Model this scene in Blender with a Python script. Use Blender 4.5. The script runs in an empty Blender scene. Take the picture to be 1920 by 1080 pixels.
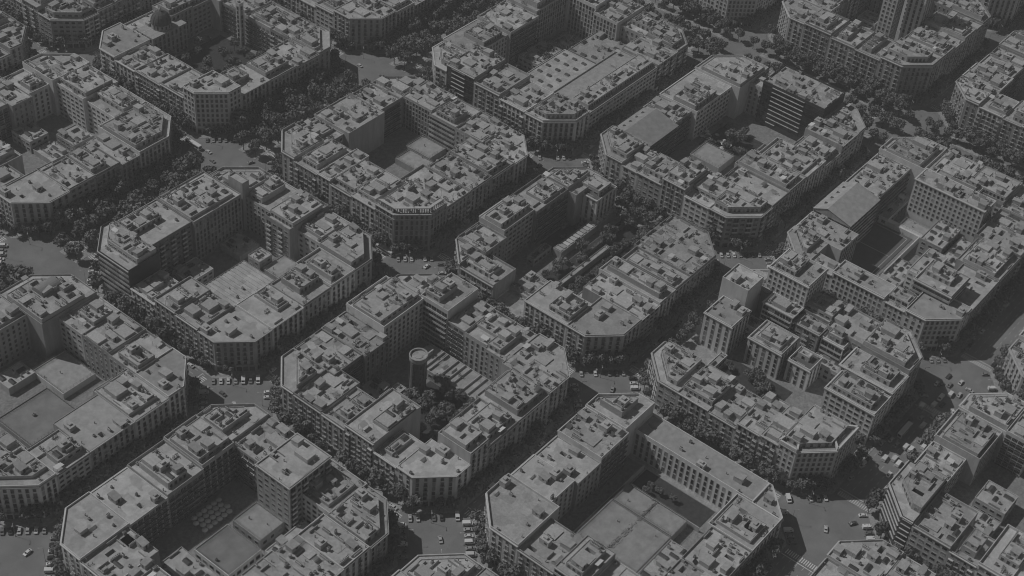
import bpy, bmesh, math, random
import numpy as np
from mathutils import Matrix, Vector
R = math.radians
sc = bpy.context.scene
COL = sc.collection

# ------------------------------------------------------------------ camera
CP = np.array([-427.21, -352.84, 557.54]); YAW, PIT, ROL, FPX = 0.619002, 0.712831, 0.095858, 2924.62
def cam_axes():
    f = np.array([math.cos(YAW)*math.cos(PIT), math.sin(YAW)*math.cos(PIT), -math.sin(PIT)])
    r = np.array([math.sin(YAW), -math.cos(YAW), 0.0]); u = np.cross(r, f)
    c, s = math.cos(ROL), math.sin(ROL)
    return f, c*r + s*u, -s*r + c*u
CF, CR, CU = cam_axes()
cam = bpy.data.objects.new('camera', bpy.data.cameras.new('camera')); COL.objects.link(cam)
M = Matrix([[CR[i], CU[i], -CF[i], CP[i]] for i in range(3)] + [[0, 0, 0, 1]])
cam.matrix_world = M
cam.data.sensor_width = 36; cam.data.lens = 36*FPX/1920
cam.data.clip_start = 5; cam.data.clip_end = 20000
sc.camera = cam

# ------------------------------------------------------------------ light (black and white photograph: neutral sky and sun)
SUND = Vector((6.8, -17, -22)).normalized()          # direction the light travels
world = bpy.data.worlds.new('World'); sc.world = world; world.use_nodes = True
nt = world.node_tree; nt.nodes.clear()
sky = nt.nodes.new('ShaderNodeTexSky'); sky.sky_type = 'NISHITA'; sky.sun_disc = False
sky.sun_elevation = math.asin(-SUND.z); sky.sun_rotation = math.atan2(-SUND.x, -SUND.y)
bw = nt.nodes.new('ShaderNodeRGBToBW'); bg = nt.nodes.new('ShaderNodeBackground'); wo = nt.nodes.new('ShaderNodeOutputWorld')
nt.links.new(sky.outputs[0], bw.inputs[0]); nt.links.new(bw.outputs[0], bg.inputs[0]); nt.links.new(bg.outputs[0], wo.inputs[0])
bg.inputs[1].default_value = 0.036
sl = bpy.data.lights.new('sun', 'SUN'); sl.energy = 4.0; sl.angle = R(0.5); sl.color = (1, 1, 1)
so = bpy.data.objects.new('sun', sl); COL.objects.link(so); so.rotation_euler = SUND.to_track_quat('-Z', 'Y').to_euler()
sc.view_settings.view_transform = 'Standard'; sc.view_settings.look = 'None'; sc.view_settings.gamma = 1
sc.view_settings.exposure = -0.98
sc.cycles.filter_width = 1.1; sc.cycles.max_bounces = 4; sc.cycles.diffuse_bounces = 2; sc.cycles.glossy_bounces = 2

def proj(p):
    d = np.asarray(p, float) - CP; k = d @ CF
    return 960 + FPX*(d @ CR)/k, 540 - FPX*(d @ CU)/k
def in_frame(p, m=0):
    x, y = proj(p); return -m < x < 1920+m and -m < y < 1080+m

# ------------------------------------------------------------------ materials
def mat(name, lo, hi, rough=0.85, nscale=0.25, namt=0.25, pattern=None, rnd=True, spec=0.2, bump=0.0):
    m = bpy.data.materials.new(name); m.use_nodes = True; t = m.node_tree; b = t.nodes['Principled BSDF']
    b.inputs['Roughness'].default_value = rough; b.inputs['Specular IOR Level'].default_value = spec
    L = t.links.new; N = t.nodes.new
    tc = N('ShaderNodeTexCoord'); oi = N('ShaderNodeObjectInfo')
    add = N('ShaderNodeVectorMath'); add.operation = 'ADD'
    geo = N('ShaderNodeNewGeometry'); L(geo.outputs['Position'], add.inputs[0])
    mr = N('ShaderNodeMapRange'); mr.inputs[3].default_value = lo; mr.inputs[4].default_value = hi
    if rnd: L(oi.outputs['Random'], mr.inputs[0])
    else: mr.inputs[0].default_value = 0.5
    no = N('ShaderNodeTexNoise'); no.inputs['Scale'].default_value = nscale; no.inputs['Detail'].default_value = 6; no.inputs['Roughness'].default_value = 0.65
    L(geo.outputs['Position'], no.inputs['Vector'])
    if pattern == 'streak':
        mp = N('ShaderNodeMapping'); mp.inputs['Scale'].default_value = (1, 1, 0.18); L(geo.outputs['Position'], mp.inputs[0]); L(mp.outputs[0], no.inputs['Vector'])
    m1 = N('ShaderNodeMapRange'); m1.inputs[1].default_value = 0.3; m1.inputs[2].default_value = 0.7
    m1.inputs[3].default_value = 1-namt; m1.inputs[4].default_value = 1+namt*0.5
    L(no.outputs[0], m1.inputs[0])
    mu = N('ShaderNodeMath'); mu.operation = 'MULTIPLY'; L(mr.outputs[0], mu.inputs[0]); L(m1.outputs[0], mu.inputs[1])
    out = mu.outputs[0]
    if pattern in ('tiles', 'roof', 'asphalt'):
        vo = N('ShaderNodeTexVoronoi'); vo.inputs['Scale'].default_value = {'tiles': 1.2, 'roof': 0.22, 'asphalt': 0.12}[pattern]
        vo.distance = 'CHEBYCHEV'; L(geo.outputs['Position'], vo.inputs['Vector'])
        sx = N('ShaderNodeSeparateColor'); L(vo.outputs['Color'], sx.inputs[0])
        m2 = N('ShaderNodeMapRange'); m2.inputs[3].default_value = 0.82 if pattern != 'asphalt' else 0.93; m2.inputs[4].default_value = 1.12 if pattern != 'asphalt' else 1.05
        L(sx.outputs[0], m2.inputs[0])
        m3 = N('ShaderNodeMath'); m3.operation = 'MULTIPLY'; L(out, m3.inputs[0]); L(m2.outputs[0], m3.inputs[1]); out = m3.outputs[0]
        n2 = N('ShaderNodeTexNoise'); n2.inputs['Scale'].default_value = 2.2; n2.inputs['Detail'].default_value = 3; L(geo.outputs['Position'], n2.inputs['Vector'])
        m4 = N('ShaderNodeMapRange'); m4.inputs[1].default_value = 0.3; m4.inputs[2].default_value = 0.7; m4.inputs[3].default_value = 0.88; m4.inputs[4].default_value = 1.1
        L(n2.outputs[0], m4.inputs[0])
        m5 = N('ShaderNodeMath'); m5.operation = 'MULTIPLY'; L(out, m5.inputs[0]); L(m4.outputs[0], m5.inputs[1]); out = m5.outputs[0]
    if pattern == 'brick':
        br = N('ShaderNodeTexBrick'); br.inputs['Scale'].default_value = 1.5
        br.inputs['Color1'].default_value = (1, 1, 1, 1); br.inputs['Color2'].default_value = (.75, .75, .75, 1); br.inputs['Mortar'].default_value = (.6, .6, .6, 1)
        L(tc.outputs['Object'], br.inputs[0]); m6 = N('ShaderNodeMath'); m6.operation = 'MULTIPLY'; L(br.outputs[0], m6.inputs[0]); L(out, m6.inputs[1]); out = m6.outputs[0]
    L(out, b.inputs['Base Color'])
    return m
MW = [mat('wall_render', .34, .54, nscale=.35, namt=.25, pattern='streak'),
      mat('wall_stone', .26, .42, nscale=.6, namt=.3, pattern='streak'),
      mat('wall_pale', .6, .76, nscale=.3, namt=.18, pattern='streak')]
MDARKW = mat('dark_cladding', .05, .08, rough=.4, namt=.2)
MR = [mat('roof_terrace', .40, .49, nscale=.35, namt=.22, pattern='roof'),
      mat('roof_gravel', .36, .44, nscale=.8, namt=.22, pattern='roof'),
      mat('roof_bright', .46, .54, nscale=.25, namt=.25, pattern='roof')]
MSM = mat('smooth_roof', .33, .42, nscale=.3, namt=.26)
MDECK = mat('deck', .33, .46, nscale=.6, namt=.25)
MTRIM = mat('trim', .45, .62, nscale=.8, namt=.15)
MITEM = mat('rooftop_render', .38, .52, nscale=.9, namt=.25)
MMET = mat('metal', .2, .4, rough=.45, namt=.15, spec=.5)
MGLASS = mat('window_glass', .015, .05, rough=.12, namt=.1, spec=.6)
MFRAME = mat('window_frame', .3, .55, namt=.1)
MRAIL = mat('iron_railing', .03, .06, rough=.5, namt=.1)
MSHUT = mat('shutter', .1, .3, namt=.1)
MAWN = mat('awning', .35, .7, namt=.1)
MBRICK = mat('old_brick', .14, .2, nscale=.8, namt=.35, pattern='brick')
MASPH = mat('asphalt', .235, .235, nscale=.06, namt=.22, pattern='asphalt', rnd=False)
MPAVE = mat('pavement', .38, .38, nscale=.3, namt=.25, pattern='tiles', rnd=False)
MMARK = mat('road_paint', .75, .75, nscale=1.2, namt=.35, rnd=False)
MSOIL = mat('garden_soil', .06, .1, nscale=.5, namt=.4)
MYARD = mat('yard_paving', .2, .34, nscale=.4, namt=.3, pattern='tiles')
MCOURT = mat('court_surface', .12, .14, nscale=.2, namt=.15)
MSOLAR = mat('solar_glass', .05, .08, rough=.55)
MCOURT2 = mat('ball_court_roof', .22, .26, nscale=.15, namt=.25)
MLEAF = mat('leaf', .15, .25, rough=.6, nscale=.5, namt=.5)
MTRUNK = mat('bark', .09, .14)
MCAR = mat('car_paint', .03, .75, rough=.3, namt=.02, spec=.5)
MVAN = mat('van_paint', .6, .8, rough=.35, namt=.05, spec=.5)
MHEDGE = mat('hedge', .08, .12, nscale=1.5, namt=.5)
MTYRE = mat('tyre', .02, .03)
MWHITE = mat('white_canvas', .6, .75, namt=.08)

HZ = bpy.data.meshes.new('haze'); a_, b_ = (-900, -900, -1.5), (1100, 1100, 575)  # even haze volume, added to raise the darkest tones
HZ.from_pydata([(x, y, z) for x in (a_[0], b_[0]) for y in (a_[1], b_[1]) for z in (a_[2], b_[2])], [], [(0,1,3,2),(4,6,7,5),(0,4,5,1),(2,3,7,6),(0,2,6,4),(1,5,7,3)])
hz = bpy.data.objects.new('haze', HZ); COL.objects.link(hz); hz['kind'] = 'stuff'; hz['label'] = 'thin even haze added over the whole city to lift the blacks'
hm_ = bpy.data.materials.new('haze'); hm_.use_nodes = True; hm_.node_tree.nodes.clear()
pv = hm_.node_tree.nodes.new('ShaderNodeVolumePrincipled'); mo = hm_.node_tree.nodes.new('ShaderNodeOutputMaterial'); hm_.node_tree.links.new(pv.outputs[0], mo.inputs['Volume'])
pv.inputs['Density'].default_value = 0.00018; pv.inputs['Color'].default_value = (.9, .9, .9, 1); HZ.materials.append(hm_)
# ------------------------------------------------------------------ mesh helpers
class MB:
    def __init__(s): s.v = []; s.f = []; s.m = []
    def quad(s, a, b, c, d, m=0):
        n = len(s.v); s.v += [a, b, c, d]; s.f.append((n, n+1, n+2, n+3)); s.m.append(m)
    def tri(s, a, b, c, m=0):
        n = len(s.v); s.v += [a, b, c]; s.f.append((n, n+1, n+2)); s.m.append(m)
    def box(s, x0, y0, z0, x1, y1, z1, m=0, bottom=False, top=None):
        n = len(s.v); mt = m if top is None else top
        s.v += [(x0,y0,z0),(x1,y0,z0),(x1,y1,z0),(x0,y1,z0),(x0,y0,z1),(x1,y0,z1),(x1,y1,z1),(x0,y1,z1)]
        for f in ((0,1,5,4),(1,2,6,5),(2,3,7,6),(3,0,4,7)): s.f.append(tuple(n+i for i in f)); s.m.append(m)
        s.f.append((n+4,n+5,n+6,n+7)); s.m.append(mt)
        if bottom: s.f.append((n+3,n+2,n+1,n)); s.m.append(m)
    def prism(s, poly, z0, z1, m=0, cap=True, top=None):
        n = len(poly)
        for i in range(n):
            a, b = poly[i], poly[(i+1) % n]
            s.quad((a[0],a[1],z0),(b[0],b[1],z0),(b[0],b[1],z1),(a[0],a[1],z1), m)
        if cap:
            k = len(s.v); s.v += [(p[0],p[1],z1) for p in poly]; s.f.append(tuple(range(k, k+n))); s.m.append(m if top is None else top)
    def cyl(s, cx, cy, z0, z1, r0, r1=None, n=12, m=0, cap=True):
        r1 = r0 if r1 is None else r1
        A = [(math.cos(2*math.pi*i/n), math.sin(2*math.pi*i/n)) for i in range(n)]
        for i in range(n):
            a, b = A[i], A[(i+1) % n]
            s.quad((cx+a[0]*r0,cy+a[1]*r0,z0),(cx+b[0]*r0,cy+b[1]*r0,z0),(cx+b[0]*r1,cy+b[1]*r1,z1),(cx+a[0]*r1,cy+a[1]*r1,z1), m)
        if cap:
            k = len(s.v); s.v += [(cx+a[0]*r1,cy+a[1]*r1,z1) for a in A]; s.f.append(tuple(range(k, k+n))); s.m.append(m)
    def mesh(s, name, mats):
        me = bpy.data.meshes.new(name); me.from_pydata(s.v, [], s.f)
        if not isinstance(mats, (list, tuple)): mats = [mats]
        for m in mats: me.materials.append(m)
        if len(mats) > 1: me.polygons.foreach_set('material_index', s.m)
        me.update(); return me
def obj(name, me, parent=None, loc=None, rz=0, scale=None):
    o = bpy.data.objects.new(name, me); COL.objects.link(o)
    if parent is not None: o.parent = parent
    if loc is not None: o.location = loc
    if rz: o.rotation_euler = (0, 0, rz)
    if scale is not None: o.scale = scale
    return o
def tag(o, label, cat, group=None, kind=None):
    if label: o['label'] = label
    if cat: o['category'] = cat
    if group: o['group'] = group
    if kind: o['kind'] = kind
    return o
def struct(name, mb, mats):
    o = obj(name, mb.mesh(name, mats)); o['kind'] = 'structure'; return o
def inset(poly, d):
    """offset a convex CCW polygon inward; d a number or one per edge"""
    n = len(poly); d = [d]*n if not isinstance(d, (list, tuple)) else d
    L = []
    for i in range(n):
        a, b = poly[i], poly[(i+1) % n]; dx, dy = b[0]-a[0], b[1]-a[1]; l = math.hypot(dx, dy); nx, ny = -dy/l, dx/l
        L.append((nx, ny, nx*a[0]+ny*a[1]+d[i]))
    out = []
    for i in range(n):
        a1, b1, c1 = L[i-1]; a2, b2, c2 = L[i]; D = a1*b2-a2*b1
        if abs(D) < 1e-6: out.append((poly[i][0]+a2*d[i], poly[i][1]+b2*d[i]))
        else: out.append(((c1*b2-c2*b1)/D, (a1*c2-a2*c1)/D))
    return out
def inside(poly, x, y, mrg=0.0):
    n = len(poly)
    for i in range(n):
        a, b = poly[i], poly[(i+1) % n]; dx, dy = b[0]-a[0], b[1]-a[1]; l = math.hypot(dx, dy) or 1
        if (dx*(y-a[1])-dy*(x-a[0]))/l < mrg: return False
    return True

# ------------------------------------------------------------------ window meshes: x along the wall, y outward, z up, origin at the floor line
def win_mesh(kind, shut=False):
    b = MB()
    # materials: 0 frame, 1 glass, 2 rail, 3 slab
    def fr(w, h, z, t=.16, d=.14, gy=.03):
        b.quad((-w/2,gy,z),(w/2,gy,z),(w/2,gy,z+h),(-w/2,gy,z+h)[:3], 1)
        b.box(-w/2-t,.0,z-t,-w/2,d,z+h+t,0,True); b.box(w/2,.0,z-t,w/2+t,d,z+h+t,0,True)
        b.box(-w/2,.0,z+h,w/2,d,z+h+t,0,True); b.box(-w/2,.0,z-t,w/2,d,z,0,True)
    def rails(w, dp, z, h=1.0):
        b.box(-w/2,dp-.04,z+h-.07,w/2,dp,z+h,2,True)
        k = int(w/.28)
        for i in range(k+1):
            x = -w/2+i*w/k; b.box(x-.03,dp-.04,z,x+.03,dp,z+h-.07,2)
        for x in (-w/2, w/2): b.box(x-.03,0.15,z+h-.1,x+.03,dp-.04,z+h,2,True)
    if kind == 'plain': fr(1.3, 1.9, .75)
    elif kind == 'tall': fr(1.45, 2.6, .1)
    elif kind == 'balcony':
        fr(1.55, 2.7, .1); b.box(-1.1,0,-.16,1.1,.8,0,3,True); rails(2.1,.78,0)
    elif kind == 'wide': fr(2.3, 1.5, .9, t=.1)
    elif kind == 'strip':
        b.quad((-1.6,.03,1.0),(1.6,.03,1.0),(1.6,.03,2.7),(-1.6,.03,2.7),1); b.box(-1.65,0,-.35,1.65,.22,1.0,0,True); b.box(-1.65,.0,2.7,1.65,.1,2.78,0,True); b.box(-.05,.03,1.0,.05,.12,2.7,0)
    elif kind == 'loggia':
        b.quad((-1.5,.03,.05),(1.5,.03,.05),(1.5,.03,2.6),(-1.5,.03,2.6),1); b.box(-1.62,0,-.2,1.62,1.25,0,3,True); b.box(-1.62,1.15,0,1.62,1.25,.95,3,True); b.box(-.06,.03,0,.06,.1,2.6,0)
    elif kind == 'gallery':
        b.quad((-1.4,.03,.9),(1.4,.03,.9),(1.4,.03,2.7),(-1.4,.03,2.7),1); b.box(-1.5,0,-.15,1.5,.9,0,3,True); b.box(-1.5,.82,0,1.5,.9,.9,2,True)
        for x in (-.75, 0, .75): b.box(x-.05,.03,.9,x+.05,.14,2.7,0)
    elif kind == 'curtain':
        b.quad((-1.55,.05,-.1),(1.55,.05,-.1),(1.55,.05,2.7),(-1.55,.05,2.7),1); b.box(1.5,.0,-.3,1.62,.12,3.0,2,True); b.box(-1.63,.0,2.55,1.5,.5,2.95,3,True)
    elif kind == 'curtain_dark':
        b.quad((-1.55,.05,-.1),(1.55,.05,-.1),(1.55,.05,2.7),(-1.55,.05,2.7),1); b.box(1.5,.0,-.3,1.62,.2,3.0,2,True); b.box(-1.63,.0,2.7,1.5,.2,2.95,2,True)
    elif kind == 'louvre':
        b.quad((-1.6,.05,.1),(1.6,.05,.1),(1.6,.05,2.6),(-1.6,.05,2.6),1); b.box(-1.63,0,2.7,1.63,.55,3.0,3,True)
    elif kind == 'bay':
        b.box(-1.2,0,-.2,1.2,1.0,.6,3,True); b.box(-1.1,0,.6,1.1,.9,2.6,1); b.box(-1.2,0,2.6,1.2,1.0,2.9,3,True)
        for x in (-1.1,-.35,.35,1.1): b.box(x-.05,.88,.6,x+.05,.96,2.6,0)
    elif kind == 'shop':
        b.quad((-1.3,.04,.1),(1.3,.04,.1),(1.3,.04,3.2),(-1.3,.04,3.2),1); b.box(-1.45,0,3.2,1.45,.25,3.7,0,True); b.box(-1.45,0,0,-1.3,.2,3.2,0); b.box(1.3,0,0,1.45,.2,3.2,0)
    elif kind == 'arch':
        w, z, h = 1.7, .6, 2.0; P = [(-w/2, z), (w/2, z), (w/2, z+h)] + [(w/2*math.cos(a), z+h+w/2*math.sin(a)) for a in (math.pi*.25, math.pi*.5, math.pi*.75)] + [(-w/2, z+h)]
        k = len(b.v); b.v += [(x,.04,zz) for x, zz in P]; b.f.append(tuple(range(k, k+len(P)))); b.m.append(1)
        b.box(-w/2-.25,0,z-.2,-w/2,.25,z+h,0,True); b.box(w/2,0,z-.2,w/2+.25,.25,z+h,0,True); b.box(-w/2-.25,0,z-.4,w/2+.25,.35,z-.2,0,True)
    return b.mesh('window_'+kind, [MFRAME, MSHUT if shut else MGLASS, MRAIL, MTRIM])
# x to the right seen from outside is -x here: mirror so faces keep their outward normals is not needed (double sided)
WIN = {k: win_mesh(k) for k in ('plain','tall','balcony','wide','strip','loggia','gallery','curtain','curtain_dark','louvre','bay','shop','arch')}
WIN2 = {k: win_mesh(k, True) for k in ('plain','tall','balcony','wide','loggia','gallery','shop')}
WNAME = {'balcony':'balcony_window','loggia':'balcony_window','gallery':'gallery_window','bay':'bay_window','shop':'shop_window','arch':'arched_window','strip':'window','louvre':'window'}

# ------------------------------------------------------------------ rooftop item meshes
def item_meshes():
    D = {}
    b = MB(); b.box(-1.7,-2.4,0,1.7,2.4,2.3,0); b.quad((-1.85,-2.55,2.3),(1.85,-2.55,2.3),(1.85,2.55,2.9),(-1.85,2.55,2.9),1); b.box(-1.85,-2.55,2.2,1.85,2.55,2.3,0)
    b.tri((-1.85,2.55,2.3),(-1.85,-2.55,2.3),(-1.85,2.55,2.9)); b.tri((1.85,-2.55,2.3),(1.85,2.55,2.3),(1.85,2.55,2.9)); b.quad((1.85,2.55,2.3),(-1.85,2.55,2.3),(-1.85,2.55,2.9),(1.85,2.55,2.9))
    b.quad((-.5,-2.42,0),(.5,-2.42,0),(.5,-2.42,2),(-.5,-2.42,2),2); b.quad((-1.72,-1,1),(-1.72,-1,1.8),(-1.72,.2,1.8),(-1.72,.2,1),2)
    D['stair_house'] = (b.mesh('stair_house',[MITEM,MDECK,MGLASS]), 1.9, 2.6)
    b = MB(); b.box(-2.3,-1.8,0,2.3,1.8,2.6,0); b.box(-2.4,-1.9,2.6,2.4,1.9,2.85,0); b.box(-1.0,-.8,2.85,.9,.9,3.7,0); b.quad((-2.32,.9,0),(-2.32,.9,2),(-2.32,.0,2),(-2.32,.0,0),2); b.quad((.2,-1.82,1),(1.6,-1.82,1),(1.6,-1.82,2),(.2,-1.82,2),2)
    D['lift_house'] = (b.mesh('lift_house',[MITEM,MDECK,MGLASS]), 2.5, 2.0)
    b = MB(); b.box(-.4,-.8,0,.4,.8,1.7,0); b.box(-.5,-.9,1.7,.5,.9,1.85,0,True)
    for y in (-.5,0,.5): b.cyl(0,y,1.85,2.4,.16,n=6,m=1)
    D['chimney'] = (b.mesh('chimney',[MITEM,MRAIL]), .6, 1.0)
    b = MB(); b.box(-.3,-2.2,0,.3,2.2,1.5,0); b.box(-.4,-2.3,1.5,.4,2.3,1.62,0,True)
    for y in (-1.8,-1.1,-.3,.5,1.2,1.9): b.cyl(0,y,1.62,2.2,.13,n=6,m=1)
    D['flue_wall'] = (b.mesh('flue_wall',[MITEM,MRAIL]), .5, 2.4)
    b = MB(); b.box(-.6,-.5,.25,.6,.5,1.3,0); b.cyl(0,0,1.3,1.36,.36,n=8,m=1); b.box(-.6,-.5,0,-.5,.5,.25,1); b.box(.5,-.5,0,.6,.5,.25,1)
    D['air_conditioner'] = (b.mesh('air_conditioner',[MMET,MRAIL]), .8, .7)
    b = MB(); b.box(-1.2,-2,0,1.2,2,.5,0); b.quad((-1.2,-2,.5),(0,-2,1.1),(0,2,1.1),(-1.2,2,.5),1); b.quad((0,-2,1.1),(1.2,-2,.5),(1.2,2,.5),(0,2,1.1),1); b.tri((-1.2,-2,.5),(1.2,-2,.5),(0,-2,1.1)); b.tri((1.2,2,.5),(-1.2,2,.5),(0,2,1.1))
    for y in (-1,0,1): b.box(-1.2,y-.04,.5,1.2,y+.04,.56,0)
    D['skylight'] = (b.mesh('skylight',[MMET,MSOLAR]), 1.4, 2.2)
    b = MB(); b.cyl(0,0,.5,2.1,.85,n=12); b.cyl(0,0,2.1,2.35,.85,.25,n=12)
    for x,y in ((-.5,-.5),(.5,-.5),(.5,.5),(-.5,.5)): b.box(x-.08,y-.08,0,x+.08,y+.08,.5,1)
    D['water_tank'] = (b.mesh('water_tank',[MITEM,MRAIL]), 1.0, 1.0)
    b = MB(); b.box(-.04,-.04,0,.04,.04,4.2,0)
    for z,w in ((4.0,.7),(3.6,.9),(3.2,.6)): b.box(-w,-.03,z,w,.03,z+.06,0,True)
    D['antenna'] = (b.mesh('antenna',[MMET]), .4, .4)
    b = MB(); b.quad((-1.5,-1,.3),(1.5,-1,.3),(1.5,1,1.5),(-1.5,1,1.5),1); b.quad((-1.5,1,1.45),(1.5,1,1.45),(1.5,-1,.25),(-1.5,-1,.25),0); b.box(-1.4,.8,0,-1.3,.9,1.3,0); b.box(1.3,.8,0,1.4,.9,1.3,0)
    D['solar_panel'] = (b.mesh('solar_panel',[MMET,MSOLAR]), 1.6, 1.2)
    b = MB()
    for x in (-1.8,1.8):
        for y in (-1.5,1.5): b.box(x-.08,y-.08,0,x+.08,y+.08,2.3,0)
        b.box(x-.06,-1.7,2.3,x+.06,1.7,2.45,0,True)
    for i in range(11): b.box(-2.0,-1.6+i*.32-.05,2.45,2.0,-1.6+i*.32+.05,2.55,0,True)
    D['pergola'] = (b.mesh('pergola',[MTRIM]), 2.1, 1.8)
    b = MB(); b.quad((-1.8,-1.3,2.2),(1.8,-1.3,2.2),(1.8,1.3,2.8),(-1.8,1.3,2.8),0); b.quad((-1.8,1.3,2.76),(1.8,1.3,2.76),(1.8,-1.3,2.16),(-1.8,-1.3,2.16),0)
    for x in (-1.7,1.7): b.box(x-.05,-1.25,0,x+.05,-1.15,2.2,1); b.box(x-.05,1.15,0,x+.05,1.25,2.75,1)
    D['awning'] = (b.mesh('awning',[MAWN,MMET]), 1.9, 1.4)
    b = MB(); b.box(-1.6,-.4,0,1.6,.4,.5,0)
    rg = random.Random(5)
    for i in range(60):
        x,y,z = rg.uniform(-1.6,1.6),rg.uniform(-.6,.6),rg.uniform(.5,1.8); s = .22
        a = rg.uniform(0,6.3); c,d = math.cos(a)*s, math.sin(a)*s; t = rg.uniform(-s,s)
        b.quad((x-c,y-d,z-s*.5),(x+c,y+d,z-t),(x+c*.5,y+d,z+s),(x-c,y-d*.5,z+s*.6),1)
    D['planter'] = (b.mesh('planter',[MITEM,MLEAF]), 1.8, .7)
    b = MB(); b.box(-.12,-2.5,0,.12,2.5,1.3,0)
    D['roof_wall'] = (b.mesh('roof_wall',[MITEM]), .3, 2.6)
    b = MB()
    for q in ((-2.2,-2.8,-2.0,2.8),(2.0,-2.8,2.2,2.8),(-2.0,2.6,2.0,2.8),(-2.0,-.3,.8,-.1)): b.box(q[0],q[1],0,q[2],q[3],1.2,0)
    b.box(-2.0,.4,0,-.6,2.4,2.2,0)
    D['terrace_enclosure'] = (b.mesh('terrace_enclosure',[MITEM]), 2.3, 2.9)
    b = MB(); b.box(-1.5,-2,0,1.5,2,1.7,0); b.quad((-1.7,-2.2,1.65),(0,-2.2,2.5),(0,2.2,2.5),(-1.7,2.2,1.65),1); b.quad((0,-2.2,2.5),(1.7,-2.2,1.65),(1.7,2.2,1.65),(0,2.2,2.5),1); b.tri((-1.5,-2,1.7),(1.5,-2,1.7),(0,-2,2.45)); b.tri((1.5,2,1.7),(-1.5,2,1.7),(0,2,2.45))
    D['tiled_hut'] = (b.mesh('tiled_hut',[MITEM,MDECK]), 1.7, 2.2)
    b = MB()
    for x in (-1.2,1.2): b.box(x-.04,-2,0,x+.04,-1.92,2,0); b.box(x-.04,1.92,0,x+.04,2,2,0)
    for i in range(4):
        x = -.9+i*.6; b.quad((x,-1.8,.9),(x,1.7,.8),(x+.05,1.7,1.9),(x+.05,-1.8,1.9),1)
    D['clothes_line'] = (b.mesh('clothes_line',[MMET,MAWN]), 1.3, 2.0)
    b = MB(); b.cyl(0,0,0,1.1,.22,n=8); b.cyl(0,0,1.1,1.35,.38,.1,n=8)
    D['vent_pipe'] = (b.mesh('vent_pipe',[MMET]), .4, .4)
    return D
ITEM = item_meshes()

# ------------------------------------------------------------------ building layout (first pass: everything is listed, then built)
BL = []                     # dicts: poly, z, edges, style ...
rg0 = random.Random(11)
HTS = [18.5, 20, 20.5, 21, 21.5, 22, 22, 22.5, 23.5, 24.5]
NUM = {1:'one',2:'two',3:'three',4:'four',5:'five',6:'six',7:'seven',8:'eight',9:'nine',10:'ten',11:'eleven',12:'twelve'}
def storeys(z): return NUM[max(1, min(12, int(round((z-1.2)/3.25))))]+'-storey'
def addb(poly, z, edges, label, style='classic', cat='building', group=None, name='apartment_building', **kw):
    d = dict(poly=poly, z=z, edges=edges, label=label, style=style, cat=cat, group=group, name=name); d.update(kw)
    BL.append(d); return d
def rect(u0, v0, u1, v1): return [(u0,v0),(u1,v0),(u1,v1),(u0,v1)]
CH = 14.2
SIDE = {'A':'sunlit front','B':'shaded front','C':'rear right side','D':'rear left side'}
FROM = {'A':'near','B':'near','C':'right','D':'left'}
ORD = ['first','second','third','fourth','fifth','sixth','seventh','eighth','ninth']
CN = {'N':'near','R':'right','T':'back','L':'left'}
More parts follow.
